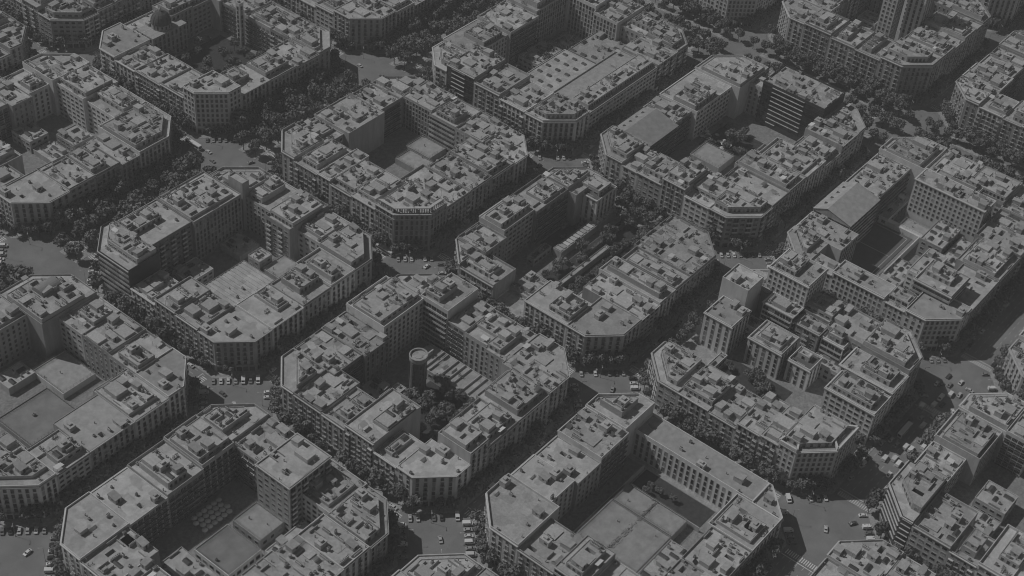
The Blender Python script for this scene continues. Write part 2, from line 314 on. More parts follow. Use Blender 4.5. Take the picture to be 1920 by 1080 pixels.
def block(u0, u1, v0, v1, nm, A=None, B=None, C=None, D=None, cor={}, S={}, dep={}, hscale=1.0, group=None, style=None):
    rg = random.Random(hash((int(u0), int(v0))) & 0xffff)
    g = 'buildings of the ' + nm
    SS = {k: S.get(k, 25+rg.uniform(-3, 4)) for k in 'NRTL'}
    def H(): return rg.choice(HTS)*hscale
    look = ['pale','grey','plain','weathered','light','drab']
    for k in 'NRTL':
        c = cor.get(k, {}); 
        if c is None: continue
        if not isinstance(c, dict): c = dict(z=c)
        z = c.get('z', H()); s = SS[k]; s2 = c.get('s2', s); q = CH
        sv = s2; su = s
        if k == 'N': P = [(u0+q,v0),(u0+su,v0),(u0+su,v0+sv),(u0,v0+sv),(u0,v0+q)]; E = 'spps' + 's'
        if k == 'R': P = [(u1-su,v0),(u1-q,v0),(u1,v0+q),(u1,v0+sv),(u1-su,v0+sv)]; E = 'sssci'.replace('i','p').replace('c','p')
        if k == 'T': P = [(u1-su,v1-sv),(u1,v1-sv),(u1,v1-q),(u1-q,v1),(u1-su,v1)]; E = 'ppsssp'[:5]; E = 'psssp'
        if k == 'L': P = [(u0,v1-sv),(u0+su,v1-sv),(u0+su,v1),(u0+q,v1),(u0,v1-q)]; E = 'ppsss'
        n = len(P)
        st = c.get('style', style or rg.choice(['classic','classic','classic','modern']))
        addb(P, z, E, '%s %s corner building at the %s chamfer of the %s' % (c.get('look', rg.choice(look)), storeys(z), CN[k], nm), st, group=g, corner=True, **{a:b for a, b in c.items() if a in ('attic','wall','roof','plain','arcade','tops')})
        if k == 'T': BL[-1]['edges'] = 'pssspp'[:5]
    for sd, spec in (('A',A),('B',B),('C',C),('D',D)):
        L0, L1 = {'A':('N','L'),'B':('N','R'),'C':('R','T'),'D':('L','T')}[sd]
        def cs(k, sd):
            c = cor.get(k, {}); 
            if isinstance(c, dict) and 's2' in c and sd in 'AC': return c['s2']
            return SS[k]
        a = cs(L0, sd); tot = (v1-v0 if sd in 'AC' else u1-u0); b = tot-cs(L1, sd)
        if spec is None:
            spec = []; rem = b-a; n = max(2, round(rem/16.5)); ws = [rg.uniform(.75, 1.3) for _ in range(n)]
            spec = [(w, H(), rg.choice([20, 24, 26, 28, 30]) if sd not in dep else dep[sd]+rg.uniform(-3, 3)) for w in ws]
        else: spec = [tuple(x) for x in spec]
        tw = sum(x[0] for x in spec); pos = a; cnt = 0
        for x in spec:
            w = x[0]*(b-a)/tw; z = x[1]; d = x[2] if len(x) > 2 and x[2] else dep.get(sd, 26); kw = dict(x[3]) if len(x) > 3 else {}
            p0, p1 = pos, pos+w; pos = p1
            if not z: continue
            if sd == 'A': P = rect(u0, v0+p0, u0+d, v0+p1); E = 'pcps'
            if sd == 'B': P = rect(u0+p0, v0, u0+p1, v0+d); E = 'spcp'
            if sd == 'C': P = rect(u1-d, v0+p0, u1, v0+p1); E = 'pspc'
            if sd == 'D': P = rect(u0+p0, v1-d, u0+p1, v1); E = 'cpsp'
            lab = kw.pop('label', None) or '%s %s building, %s from %s corner, %s of %s' % (rg.choice(look), storeys(z), ORD[cnt], FROM[sd], SIDE[sd], nm)
            st = kw.pop('style', style or rg.choice(['classic','classic','classic','bays','modern']))
            addb(P, z, kw.pop('E', E), lab, st, group=g, **kw); cnt += 1
def low(u0, v0, u1, v1, z, label, kind='lowflat', **kw):
    return addb(rect(u0, v0, u1, v1), z, kw.pop('edges', 'cccc'), label, kw.pop('style', 'low'), cat='annexe', name=kw.pop('name', 'courtyard_building'), low=True, kind_=kind, **kw)
GARDENS = []   # (u0,v0,u1,v1,n trees,label,scale)
YARDS = []     # (u0,v0,u1,v1,material)

U = {-2:(-322,-206), -1:(-188,-74), 0:(-56,57.5), 1:(76,190), 2:(208.5,357), 3:(414,528), 4:(546,660)}
V = {-3:(-345,-229), -2:(-324,-211), -1:(-182.5,-75), 0:(-57,56), 1:(75,189.5), 2:(234,348), 3:(367,481), 4:(500,612)}
def bk(i, j, nm, **k): block(U[i][0], U[i][1], V[j][0], V[j][1], nm, **k)

# --- round tower block
bk(0,0,'round tower block', S={'N':24,'R':30,'T':24,'L':22}, cor={'N':dict(z=20.5,style='classic',plain=1),'R':24,'T':22.5,'L':22},
   A=[(14,19.5,20),(18,24.5,33),(15,21,24),(18,21.5,27)], B=[(14,27,20),(24,21,24),(26,21.5,26)],
   C=[(15,22,26),(15,21.5,24),(12,23,24),(19,28.5,24,dict(style='ribbed',look='x'))], D=[(20,22,28),(18,22.5,30),(30,27,26)])
low(13,-38,29,20,6,'low strip of striped rear terraces beside the round tower garden', kind='terraces')
low(-17,8,-3,14,5,'thin low shed running up to the foot of the round brick tower')
low(-28,14,-6,27,4,'dark flat yard roof left of the round brick tower')
low(-30,-14,-24,5,7,'small rear annexe facing the garden below the round brick tower')
GARDENS.append((-20,-36,12,5,34,'leafy garden tree around the foot of the round brick tower',.8))
# --- long garden block
bk(1,0,'long garden block', S={'N':30,'R':38,'T':26,'L':15}, cor={'N':dict(z=20,s2=26,plain=1,look='wide'),'R':dict(z=21,s2=38),'T':22,'L':19},
   A=[(24,20,22),(18,6,34,dict(style='low')),(20,16.5,19)], B=[(16,20,38),(14,20.5,40),(14,21,36)],
   C=[(30,0),(0.1,0)], D=[(14,19.5,20),(20,24,18),(22,22.5,20)])
BL[-1]['z'] = 22.5
addb(rect(171,20,190,37),20,'cccs','slim freestanding pale block with a dark flat roof in the long garden block','tallwin',roof='dark')
low(136,17,190,23,4.5,'long thin glazed shed running through the gardens of the long garden block', kind='glazed')
low(120,24,136,29,5,'small low house at the end of the long glazed garden shed')
low(112,0.5,160,3.5,4,'very narrow flat roof strip along the middle of the long dark garden')
low(112,-17,176,-12,6,'narrow rear terrace strip overlooking the trees of the long garden block')
GARDENS += [(114,-10,188,1,16,'dark garden tree beside the thin hedge terraces between two rows of houses',.8),(114,4,134,14,6,'tree near the small low house in the long dark garden',.8),(138,3,188,12,9,'leafy tree in the long dark garden between two rows of houses',.9),(140,25,168,33,5,'small tree in the narrow yard behind the long glazed shed',.6)]
# --- striped roof block
bk(0,1,'striped roof block', S={'N':26,'R':27,'T':28,'L':20}, cor={'N':dict(z=20.5,style='classic',plain=1),'R':dict(z=22,roof='smooth'),'T':dict(z=22,roof='smooth'),'L':dict(z=29,s2=38,style='strip',wall='dark',attic=1,look='dark banded')},
   A=[(15,21,24),(14,22,24),(17,18,20)], B=[(22,21,26),(20,21.5,24),(18,22,26)], C=[(18,22,24,dict(style='modern')),(18,24.5,30,dict(style='modern')),(22,23,24)],
   D=[(22,26.5,28,dict(wall='dark2',style='modern')),(24,27,30,dict(style='grid',roof='bright'))])
addb(rect(31,160,36,171),33,'bbbb','tall thin windowless party wall slab rising behind the striped roof courtyard','blank',cat='tower',name='slab_tower',bare=1)
low(-30,113,9,137,6,'low courtyard hall with a pale striped ribbed roof', kind='striped')
low(10,126,19.5,135,10,'little white roof pavilion beside the striped courtyard hall')
low(11,113,27,125,6,'smooth flat terrace roof beside the striped courtyard hall', kind='deck')
# --- white cornice block
bk(1,1,'white cornice block', S={'N':28,'R':26,'T':24,'L':24}, cor={'N':dict(z=26,style='grid',arcade=1,look='white corniced'),'R':dict(z=21,roof='bright'),'T':21,'L':dict(z=24,attic=1)},
   A=[(18,22,30),(16,21,30),(10,23.5,32),(18,22.5,30)], B=[(18,22,36),(16,23,32),(18,21.5,34)], C=[(20,21.5,24),(20,22,24,dict(style='strip')),(22,23,22,dict(style='grid'))],
   D=[(16,20,24),(30,22.5,28,dict(style='blank')),(18,21,24)])
low(151,128,166,147,4,'plain paved rear terrace with light surface in the white cornice courtyard', kind='deck')
low(137,124,150,143,4,'second smooth terrace roof below the pale one in the white cornice courtyard', kind='deck')
low(110,112,136,122,9,'cluttered rear extension filling the lower white cornice courtyard')
# --- dark glass office block
bk(2,0,'dark office block', S={'N':26,'R':24,'T':34,'L':26}, cor={'N':dict(z=22,attic=1,look='terraced'),'R':23,'T':dict(z=23,roof='smooth'),'L':dict(z=22,roof='smooth')},
   A=[(18,21.5,30),(17,26,26),(18,21,24),(12,20.5,24)], B=[(20,22,36),(20,23,38),(24,22,34),(20,18,26),(20,24,26)],
   C=[(48,30,26,dict(style='curtain',wall='dark',label='long dark glass office with pale spandrel bands facing the parasol courtyard')),(12,21,22)],
   D=[(30,23.5,26,dict(gable=1)),(16,20,24),(36,21.5,28)])
low(266,-3,284,18,4.5,'low L-shaped pool terrace with pale floor in the dark office courtyard', kind='deck')
low(288,-22,300,-8,4,'small dark flat shed between the courtyard trees of the dark office block')
GARDENS += [(285,-5,313,22,14,'courtyard tree in front of the dark glass office',.8),(292,-30,313,-8,8,'pale lit shrub tree beside the dark glass office courtyard',.7)]
# --- skylit hall block
bk(2,1,'skylit hall block', S={'N':28,'R':26,'T':28,'L':24}, cor={'N':dict(z=21.5),'R':dict(z=22,attic=1),'T':24,'L':dict(z=22,style='modern',roof='bright')},
   A=[(18,22,28),(18,24,30,dict(roof='smooth')),(20,27,30,dict(style='curtain',roof='bright'))], B=[(70,20.5,30,dict(roof='smooth',label='very long flat-roofed building along the shaded front of the skylit hall block')),(22,23,28)],
   C=[(20,22,26),(20,25,30,dict(style='grid')),(22,28,28,dict(style='grid'))], D=[(30,24,26),(26,26,28),(30,29,26,dict(style='grid'))])
low(238,105,292,136,14,'wide hall with a grid of square skylights in its pale flat roof', kind='skygrid', name='hall')
low(296,108,328,136,12,'stepped rear annexe beside the hall with square skylights')
# --- school playground block
bk(0,-1,'school playground block', S={'N':24,'R':16,'T':24,'L':30}, cor={'N':21,'R':dict(z=16,roof='smooth',plain=1),'T':dict(z=23),'L':dict(z=22,plain=1)},
   A=[(16,21,24),(14,25,24,dict(style='strip')),(18,20,24)], B=[(22,16,22),(22,16,22),(22,16.5,24,dict(roof='smooth'))],
   C=[(74,16,15,dict(style='tallwin',roof='smooth',label='long low school wing with a smooth roof and rows of tall windows facing the playground',plain=1))],
   D=[(18,20,24,dict(plain=1)),(16,19,26,dict(plain=1)),(20,22,26)])
low(-20,-146,8,-112,5,'large smooth playground deck in the middle of the school block', kind='deck')
low(9,-146,22,-112,4.5,'second slightly darker playground deck beside the large smooth one', kind='deck')
low(-28,-160,6,-147,6,'low roof with parapet along the bottom of the playground deck')
GARDENS.append((262,140,300,155,8,'tree in the dark yard behind the hall with square skylights',.8))
GARDENS.append((24,-150,38,-112,5,'playground tree in front of the long school wing',.6))
# --- villa and tower block
bk(1,-1,'villa and tower block', S={'N':34,'R':28,'T':22,'L':26}, cor={'N':dict(z=25,s2=24,style='officegrid',tops='frames',look='white framed'),'R':dict(z=27,roof='bright'),'T':22,'L':dict(z=19)},
   A=[(10,23,26),(13,22,28,dict(style='bays')),(16,18,26),(18,19,28)], B=[(16,0),(15,21,28,dict(style='tower',E='swww',wall='pale')),(15,24,30,dict(style='tower',E='swww',wall='pale'))],
   C=[(18,22,22,dict(style='modern')),(28,22,20)], D=[(1,0)])
addb(rect(132,-96,150,-79),22,'wwww','tall white palace with a flat roof behind the villa garden wall','tallwin',cat='palace',name='palace',plain=1,roof='smooth')
addb(rect(150.3,-92,166,-76),33,'bbbb','high windowless white party wall block beside the palace','blank',wall='pale',plain=1,roof='bright')
addb(rect(170,-116,190,-92),38,'wwww','tallest white apartment tower rising behind the villas','officegrid',cat='tower',name='apartment_tower')
addb(rect(159,-116,169.8,-98),24,'wwww','stepped balcony wing standing in front of the tallest white tower','ribbed',wall='pale')
addb(rect(137,-124,155,-104),17,'wwww','square villa with a flat cluttered roof below the white tower','tallwin',cat='villa',name='villa')
addb(rect(140,-140,153,-127),14,'wwww','smaller villa with a dark roof next to the square villa','tallwin',cat='villa',name='villa',roof='dark')
addb(rect(160,-132,170,-118),21,'wwww','narrow pale courtyard block between the villas and the tower','modern')
addb(rect(162,-146,174,-133),19,'wwww','narrow balconied courtyard block facing the villas from the right','ribbed')
low(175,-134,189,-117,14,'stepped rear wing between the tallest tower and the right corner')
low(154,-150,162,-133,9,'small stepped annexe in front of the balconied courtyard blocks')
low(150,-104,158.5,-93.5,12,'low link building between the palace and the tallest white tower')
low(104.5,-98,130,-94,5,'thin pale garden arcade in front of the white palace')
GARDENS += [(106,-135,134,-100,12,'villa garden tree inside the villa and tower block',.7),(112,-180,128,-152,7,'plaza tree behind the white framed office corner',.8)]
# --- sports court block
bk(2,-1,'sports court block', S={'N':26,'R':28,'T':30,'L':22}, cor={'N':dict(z=22.5,style='officegrid',roof='smooth',plain=1,look='long white'),'R':22,'T':24,'L':dict(z=21,roof='smooth')},
   A=[(12,21,16,dict(style='officegrid')),(30,22.5,13,dict(style='officegrid',plain=1)),(14,20,12,dict(style='officegrid',plain=1))],
   B=[(30,19,22,dict(plain=1)),(22,20,26),(28,21,28)], C=[(22,24,26),(24,24,28)],
   D=[(14,20,30,dict(roof='smooth',style='grid')),(24,27,24,dict(gable=1,style='strip')),(30,21,22)])
addb(rect(308,-152,322,-108),30,'wwww','row of tall white flats with many windows facing the sports court','officegrid')
addb(rect(326,-140,340,-112),26,'wwww','tall pale flats behind the tall white row with many windows','modern')
addb(rect(228,-172,250,-150),28,'wwww','raised white office block with strip windows on the long white building','strip')
low(250,-150,276,-138,14,'rear wing with a sunken pale patio beside the sports court')
low(283,-143,307,-129,12,'broad patched roof stepping down to the sports court')
low(294,-104,326,-90,5,'low patched roof behind the far end of the sports court')
low(277,-157,305,-145,9,'cluttered rear roof under the raised white office block')
low(309,-157,329,-153.5,10,'narrow link roof beside the tall white row with many windows')
low(296,-128,306,-110,3.5,'flat pale pavilion at the far end of the sports court', kind='deck')
YARDS.append((224,-136,262,-80,'court'))
# --- parasol courtyard block
bk(-1,0,'parasol courtyard block', S={'N':26,'R':26,'T':24,'L':27}, cor={'L':dict(z=21.5,plain=1),'T':dict(z=22),'R':dict(z=20.5)},
   A=[(16,19,22),(16,21,20),(16,20,26)], D=[(22,20.5,27,dict(roof='bright',plain=1)),(22,21,27,dict(roof='bright',style='gallery')),(20,22.5,26,dict(style='gallery'))],
   C=[(18,21,24),(14,19,24),(18,21.5,24,dict(style='gallery'))])
addb(rect(-106,-14,-80,7),32,'wwww','tall dark brick block of flats above the ball court roofs','modern',cat='tower',name='apartment_tower',wall='stone')
low(-144,-14,-124,8,6,'large smooth dark ball court roof with low kerbs', kind='court')
low(-121,-10,-106,8,6,'smaller pale fenced deck beside the dark ball court roof', kind='deck')
low(-124,-30,-100,-16,7,'low ribbed roof strip below the pale fenced deck')
low(-160,-18,-146,14,5,'low pale shed roof left of the dark ball court')
# --- gravel yard block
bk(-1,1,'gravel yard block', S={'N':24,'R':24,'T':34,'L':26}, cor={'N':dict(z=21,attic=1),'R':dict(z=22,plain=1,roof='smooth'),'T':dict(z=24,tops='vault'),'L':22},
   B=[(20,20,22),(28,21.5,26,dict(plain=1,roof='smooth')),(22,21,30)], C=[(20,21,24),(20,22,24),(18,22,24)], D=[(24,22,22),(24,23,22)])
low(-120,128,-100,152,3.5,'pale gravel yard deck in the gravel yard block', kind='deck')
low(-152,112,-122,138,3,'dark walled yard with small sheds in the gravel yard block', kind='court')
# --- penthouse corner block, domed block
bk(0,2,'penthouse corner block', S={'N':28,'R':36,'T':28,'L':26}, cor={'R':dict(z=21,attic=1,look='wide terraced'),'N':dict(z=21,roof='bright',plain=1)},
   B=[(26,22,24),(26,21,26),(20,20,30)], C=[(20,21,24,dict(style='modern')),(20,23,26)], D=None)
bk(1,2,'domed church block', S={'N':24,'R':24,'T':26,'L':28}, cor={'N':dict(z=29,style='officegrid',look='square-topped'),'L':dict(z=21,roof='smooth',plain=1),'R':22,'T':22},
   A=[(18,21,24),(20,20,26),(16,19,26)], B=[(22,23,24),(22,22,22),(18,21,26)], C=[(20,21,24),(24,20.5,24,dict(style='gallery')),(22,21,24)], D=[(30,18,16,dict(plain=1)),(20,22,18),(18,21,18)])
GARDENS.append((104,262,160,318,26,'tree in the dark garden courtyard below the domed church',.8))
addb(rect(160.5,299,164,302.5),31,'wwww','slim white tower standing at the back of the dark garden courtyard','tallwin',cat='tower',name='slab_tower',bare=1)
# --- edges of the picture
bk(0,3,'top left corner block', hscale=1.0)
bk(1,3,'block behind the dome')
bk(2,2,'far tree avenue block')
bk(3,0,'slim tower block', hscale=1.28, S={'N':30,'L':26,'R':26,'T':26})
addb(rect(462,-10,474,0),62,'wwww','slim grid-windowed tower behind the avenue roofs','officegrid',cat='tower',name='apartment_tower')
addb(rect(470,-26,482,-14),64,'wwww','pale twin tower to the right of the slim grid-windowed tower','tallwin',cat='tower',name='apartment_tower')
bk(3,-1,'upper right avenue block', hscale=1.15)
bk(3,1,'top office block', hscale=1.45, style='officegrid')
bk(4,-1,'far upper right block', hscale=1.1)
bk(4,0,'far top right block', hscale=1.2)
bk(-1,-1,'bottom edge block')
bk(0,-2,'bottom right edge block')
bk(1,-2,'striped office block', S={'N':28,'L':34,'R':26,'T':26}, cor={'L':dict(z=24,style='louvre',wall='dark',s2=20,attic=1,roof='bright',look='dark louvred')}, D=[(26,14,18,dict(style='low',roof='bright')),(22,18,24)])
bk(2,-2,'block at the right edge', hscale=1.05)
bk(-1,2,'far left edge block')

# cull buildings that cannot be seen
def keep(d):
    cx = sum(p[0] for p in d['poly'])/len(d['poly']); cy = sum(p[1] for p in d['poly'])/len(d['poly'])
    pts = [(p[0], p[1], z) for p in d['poly'] for z in (2, d['z'])]
    return any(in_frame(p, 12) for p in pts)
BL = [d for d in BL if keep(d)]
# unique labels
seen = {}
for d in BL:
    l = d['label']; seen[l] = seen.get(l, 0)+1
dup_ = [l for l in seen if seen[l] > 1]
print('buildings', len(BL), 'dup labels', dup_[:5])

# ------------------------------------------------------------------ height map for visibility
GX0, GY0, GS = -360, -380, 1.5
HM = np.zeros((760, 700), np.float32)
for d in BL:
    xs = [p[0] for p in d['poly']]; ys = [p[1] for p in d['poly']]
    i0, i1 = int((min(xs)-GX0)/GS), int((max(xs)-GX0)/GS)+1; j0, j1 = int((min(ys)-GY0)/GS), int((max(ys)-GY0)/GS)+1
    i0, j0 = max(i0, 0), max(j0, 0)
    X, Y = np.meshgrid(np.arange(i0, i1)*GS+GX0+GS/2, np.arange(j0, j1)*GS+GY0+GS/2, indexing='ij')
    m = np.ones(X.shape, bool); P = d['poly']; n = len(P)
    for k in range(n):
        a, b = P[k], P[(k+1) % n]; m &= ((b[0]-a[0])*(Y-a[1])-(b[1]-a[1])*(X-a[0])) >= 0
    s = HM[i0:i1, j0:j1]; mm = m[:s.shape[0], :s.shape[1]]; s[mm] = np.maximum(s[mm], d['z'])
def visible(P):
    """rows of points -> bool, seen from the camera side over the roofs"""
    P = np.asarray(P, float); D = CP-P; D /= np.linalg.norm(D, axis=1)[:, None]
    ok = np.ones(len(P), bool)
    for s in np.arange(2.5, 95, 2.0):
        Q = P+D*s; i = ((Q[:,0]-GX0)/GS).astype(int); j = ((Q[:,1]-GY0)/GS).astype(int)
        g = (i >= 0) & (j >= 0) & (i < HM.shape[0]) & (j < HM.shape[1])
        h = np.zeros(len(P)); h[g] = HM[i[g], j[g]]; ok &= Q[:,2] > h-0.3
    d = P-CP; k = d @ CF; x = 960+FPX*(d @ CR)/k; y = 540-FPX*(d @ CU)/k
    return ok & (x > -15) & (x < 1935) & (y > -15) & (y < 1095)

# ------------------------------------------------------------------ build one building
def roof_mesh(poly, z, wells, depth, mats, skirt=None):
    bm = bmesh.new(); E = []
    def loop(P):
        vs = [bm.verts.new((x, y, z)) for x, y in P]
        for i in range(len(vs)): E.append(bm.edges.new((vs[i], vs[(i+1) % len(vs)])))
        return vs
    loop(poly); W = [loop(w) for w in wells]
    bmesh.ops.triangle_fill(bm, edges=E, use_beauty=True, use_dissolve=False, normal=(0, 0, 1))
    for f in bm.faces:
        if f.normal.z < 0: f.normal_flip()
    for w in W:
        lo = [bm.verts.new((v.co.x, v.co.y, z-depth)) for v in w]; n = len(w)
        for i in range(n):
            f = bm.faces.new((w[i], w[(i+1) % n], lo[(i+1) % n], lo[i])); f.material_index = 1
        f = bm.faces.new(lo); f.material_index = 1
    me = bpy.data.meshes.new('roof'); bm.to_mesh(me); bm.free()
    for m in mats: me.materials.append(m)
    return me
def wrect(x, y, a, b): return [(x-a,y-b),(x+a,y-b),(x+a,y+b),(x-a,y+b)]
UNITBOX = None
def place_items(root, poly, z, rg, wells, plan, avoid=()):
    occ = [(w[0][0], w[0][1], w[2][0], w[2][1]) for w in wells]+list(avoid)
    xs = [p[0] for p in poly]; ys = [p[1] for p in poly]; x0, x1, y0, y1 = min(xs), max(xs), min(ys), max(ys)
    for nm in plan:
        me, hx, hy = ITEM[nm]
        for t in range(9):
            k = rg.randrange(4); sx = rg.uniform(.8, 1.25); sy = rg.uniform(.8, 1.25); szz = rg.uniform(.85, 1.25)
            ax, ay = (hx*sx, hy*sy) if k % 2 == 0 else (hy*sy, hx*sx)
            if x1-x0 < 2*ax+1 or y1-y0 < 2*ay+1: continue
            x = rg.uniform(x0+ax+.3, x1-ax-.3); y = rg.uniform(y0+ay+.3, y1-ay-.3)
            if rg.random() < .3:                     # items like to lean on the party walls
                if rg.random() < .5: x = x0+ax+.3 if rg.random() < .5 else x1-ax-.3
                else: y = y0+ay+.3 if rg.random() < .5 else y1-ay-.3
            if not all(inside(poly, x+sx_*ax, y+sy_*ay, .1) for sx_ in (-1, 1) for sy_ in (-1, 1)): continue
            if any(x-ax < o[2]+.15 and x+ax > o[0]-.15 and y-ay < o[3]+.15 and y+ay > o[1]-.15 for o in occ): continue
            occ.append((x-ax, y-ay, x+ax, y+ay))
            obj(nm, me, root, (x, y, z+.02), k*math.pi/2, (sx, sy, szz)); break
    return occ
NWIN = [0]
def facade(root, P, cx, cy, i, z0, z1, style, rg, street):
    a, b = P[i], P[(i+1) % len(P)]; dx, dy = b[0]-a[0], b[1]-a[1]; l = math.hypot(dx, dy)
    nx, ny = dy/l, -dx/l; mx, my = (a[0]+b[0])/2+cx, (a[1]+b[1])/2+cy
    if (CP[0]-mx)*nx+(CP[1]-my)*ny <= 0 or l < 2.5: return
    gf = 4.6 if street and z0 < 1 else 0.8 if z0 < 1 else 0
    H = z1-z0-gf-.6; nf = max(1, int(round(H/3.25))); fh = H/nf
    bayw = {'officegrid':2.7,'grid':2.4,'strip':3.3,'ribbed':3.25,'curtain':3.25,'louvre':3.25,'modern':3.5,'gallery':3.3,'bays':3.0,'tallwin':3.3,'tower':3.2,'arcaded':3.6,'blank':9,'low':3.6}.get(style, rg.choice([2.9, 3.1, 3.3]))
    nb = max(1, int((l-1.0)/bayw)); bw_ = (l-.6)/nb; bw_ = (l-.8)/nb
    if style in ('strip','ribbed','curtain','louvre'): sxx = bw_/3.25
    else: sxx = 1
    rz = math.atan2(ny, nx)-math.pi/2
    if style == 'blank': cols = [0, nb-1] if rg.random() < .4 else []
    else: cols = range(nb)
    pts = []; rec = []
    patt = rg.random()
    for f in range(nf):
        zf = z0+gf+f*fh+.1
        for c in cols:
            t = (.4+(c+.5)*bw_)/l; x = a[0]+dx*t; y = a[1]+dy*t
            k = {'officegrid':'plain','grid':'tall','strip':'strip','ribbed':'loggia','curtain':'curtain','louvre':'louvre','gallery':'gallery','tallwin':'tall','arcaded':'arch','low':'wide','blank':'plain'}.get(style)
            if style == 'modern': k = ['wide','loggia','wide'][int(patt*3)] if c % 2 == int(patt*7) % 2 else 'wide'
            if style == 'curtain' and not .12 < c/nb < .62: k = 'curtain_dark'
            if style == 'tower': k = 'wide' if c % 3 else 'plain'
            if style == 'classic': k = ('balcony' if (c+int(patt*4)) % 2 == 0 or f == 0 else 'tall') if street else ('gallery' if patt < .45 else 'plain')
            if style == 'bays': k = ('bay' if c in (0, nb-1) and nb > 2 and f < nf-1 else 'balcony') if street else ('gallery' if patt < .6 else 'tall')
            if f == nf-1 and k == 'balcony' and patt < .5: k = 'plain'
            pts.append((x+cx+nx*.8, y+cy+ny*.8, zf+2)); rec.append((k, x, y, zf, sxx, fh/3.25))
    if street and z0 < 1 and style not in ('blank', 'low'):
        for c in range(nb):
            t = (.4+(c+.5)*bw_)/l; x = a[0]+dx*t; y = a[1]+dy*t
            pts.append((x+cx+nx*.8, y+cy+ny*.8, 3)); rec.append(('shop', x, y, .16, bw_/3.3, 1))
    if not pts: return
    vis = visible(pts)
    idx = [q for q in range(len(pts)) if vis[q]]
    if len(idx) > 96: idx = sorted(idx, key=lambda q: -rec[q][3])[:96]
    for q in idx:
        k, x, y, zf, s1, s3 = rec[q]
        obj(WNAME.get(k, 'window'), WIN2[k] if k in WIN2 and rg.random() < .22 else WIN[k], root, (x+nx*.01, y+ny*.01, zf), rz, (s1, 1, s3)); NWIN[0] += 1
def build(d, idx):
    rg = random.Random(idx*977+int(d['z']*10)); P = d['poly']; z = d['z']; E = d['edges']; n = len(P)
    cx = round(sum(p[0] for p in P)/n, 2); cy = round(sum(p[1] for p in P)/n, 2)
    P = [(p[0]-cx, p[1]-cy) for p in P]
    lowb = d.get('low'); st = d['style']
    ins = [.02 if (e == 'p') else 0.0 for e in E]
    if lowb: ins = [.05]*n
    P = inset(P, ins)
    root = obj(d['name'], None, loc=(cx, cy, 0)); root.empty_display_size = 1
    tag(root, d['label'], d['cat'], d['group'])
    wk = d.get('wall'); wm = {'dark':MDARKW,'dark2':MSHUT,'pale':MW[2],'stone':MW[1],None:None}[wk] or rg.choice([MW[0], MW[0], MW[1], MW[2]])
    if st in ('officegrid','tallwin','tower','arcaded','ribbed') and not wk: wm = MW[2]
    rk = d.get('roof'); rm = {'smooth':MSM,'bright':MR[2],'dark':MCOURT,None:None}[rk] or rg.choice([MR[0], MR[0], MR[1], MR[2]])
    ph = rg.choice([.35, .6, .9, 1.1, 1.5]) if not lowb else .5; th = .3
    if d.get('gable'):
        b = MB(); b.prism(P, 0, z-4, 0, cap=False); b.mesh
        xs = [p[0] for p in P]; ys = [p[1] for p in P]; x0, x1, y0, y1 = min(xs), max(xs), min(ys), max(ys); ym = y1-(y1-y0)*.35
        b.tri((x0,y0,z-4),(x0,ym,z),(x0,y1,z-4)); b.tri((x1,y0,z-4),(x1,y1,z-4),(x1,ym,z))
        obj('wall', b.mesh('wall', wm), root)
        b = MB(); b.quad((x0-.4,y0-.4,z-4.05),(x1+.4,y0-.4,z-4.05),(x1+.4,ym,z+.05),(x0-.4,ym,z+.05)); b.quad((x1+.4,y1+.4,z-4.2),(x0-.4,y1+.4,z-4.2),(x0-.4,ym,z+.05),(x1+.4,ym,z+.05))
        obj('roof', b.mesh('roof', MSM), root)
        for k in range(4):
            t = .2+.2*k; obj('skylight', ITEM['skylight'][0], root, (x0+(x1-x0)*t, (ym+y1)/2, z-2.4), 0, (.8, .6, .7))
        for i in range(n): facade(root, P, cx, cy, i, 0, z-4, st, rg, E[i] == 's')
        return
    I = inset(P, th); b = MB()
    b.prism(P, 0, z+ph, 0, cap=False)
    for i in range(n):
        a, c = P[i], P[(i+1) % n]; a2, c2 = I[i], I[(i+1) % n]
        b.quad((a[0],a[1],z+ph),(c[0],c[1],z+ph),(c2[0],c2[1],z+ph),(a2[0],a2[1],z+ph)); b.quad((c2[0],c2[1],z-.02),(a2[0],a2[1],z-.02),(a2[0],a2[1],z+ph),(c2[0],c2[1],z+ph))
    obj('wall', b.mesh('wall', wm), root)
    kd = d.get('kind_'); plain = d.get('plain')
    I2 = inset(I, -.01)
    # attic set back from the street
    xs = [p[0] for p in I]; ys = [p[1] for p in I]; W_, D_ = max(xs)-min(xs), max(ys)-min(ys)
    attic = (not lowb) and not d.get('bare') and not plain and st not in ('curtain',) and (d.get('attic') or rg.random() < .6) and min(W_, D_) > 11
    wells = []
    base = I; zz = z
    if attic:
        dd = [rg.uniform(2.6, 4.2) if e == 's' else rg.uniform(1.5, 3) if e in 'cw' else (rg.choice([.15, .15, .4, 3])) for e in E]
        md = rg.random()
        if n == 4:
            k_ = rg.randrange(4); span = (W_ if k_ % 2 else D_)
            if md < .6: dd[k_] = span*rg.uniform(.25, .5)
            if md < .2: dd[(k_+1) % 4] = (D_ if k_ % 2 else W_)*rg.uniform(.2, .35)
        elif md < .5: dd = [v*rg.uniform(1, 2.2) for v in dd]
        ah = rg.choice([1.6, 2.6, 2.9, 3.1, 3.1, 3.6])
        AP = inset(I, dd)
    areaP = AP if attic else I
    ax0, ax1 = min(p[0] for p in areaP), max(p[0] for p in areaP); ay0, ay1 = min(p[1] for p in areaP), max(p[1] for p in areaP)
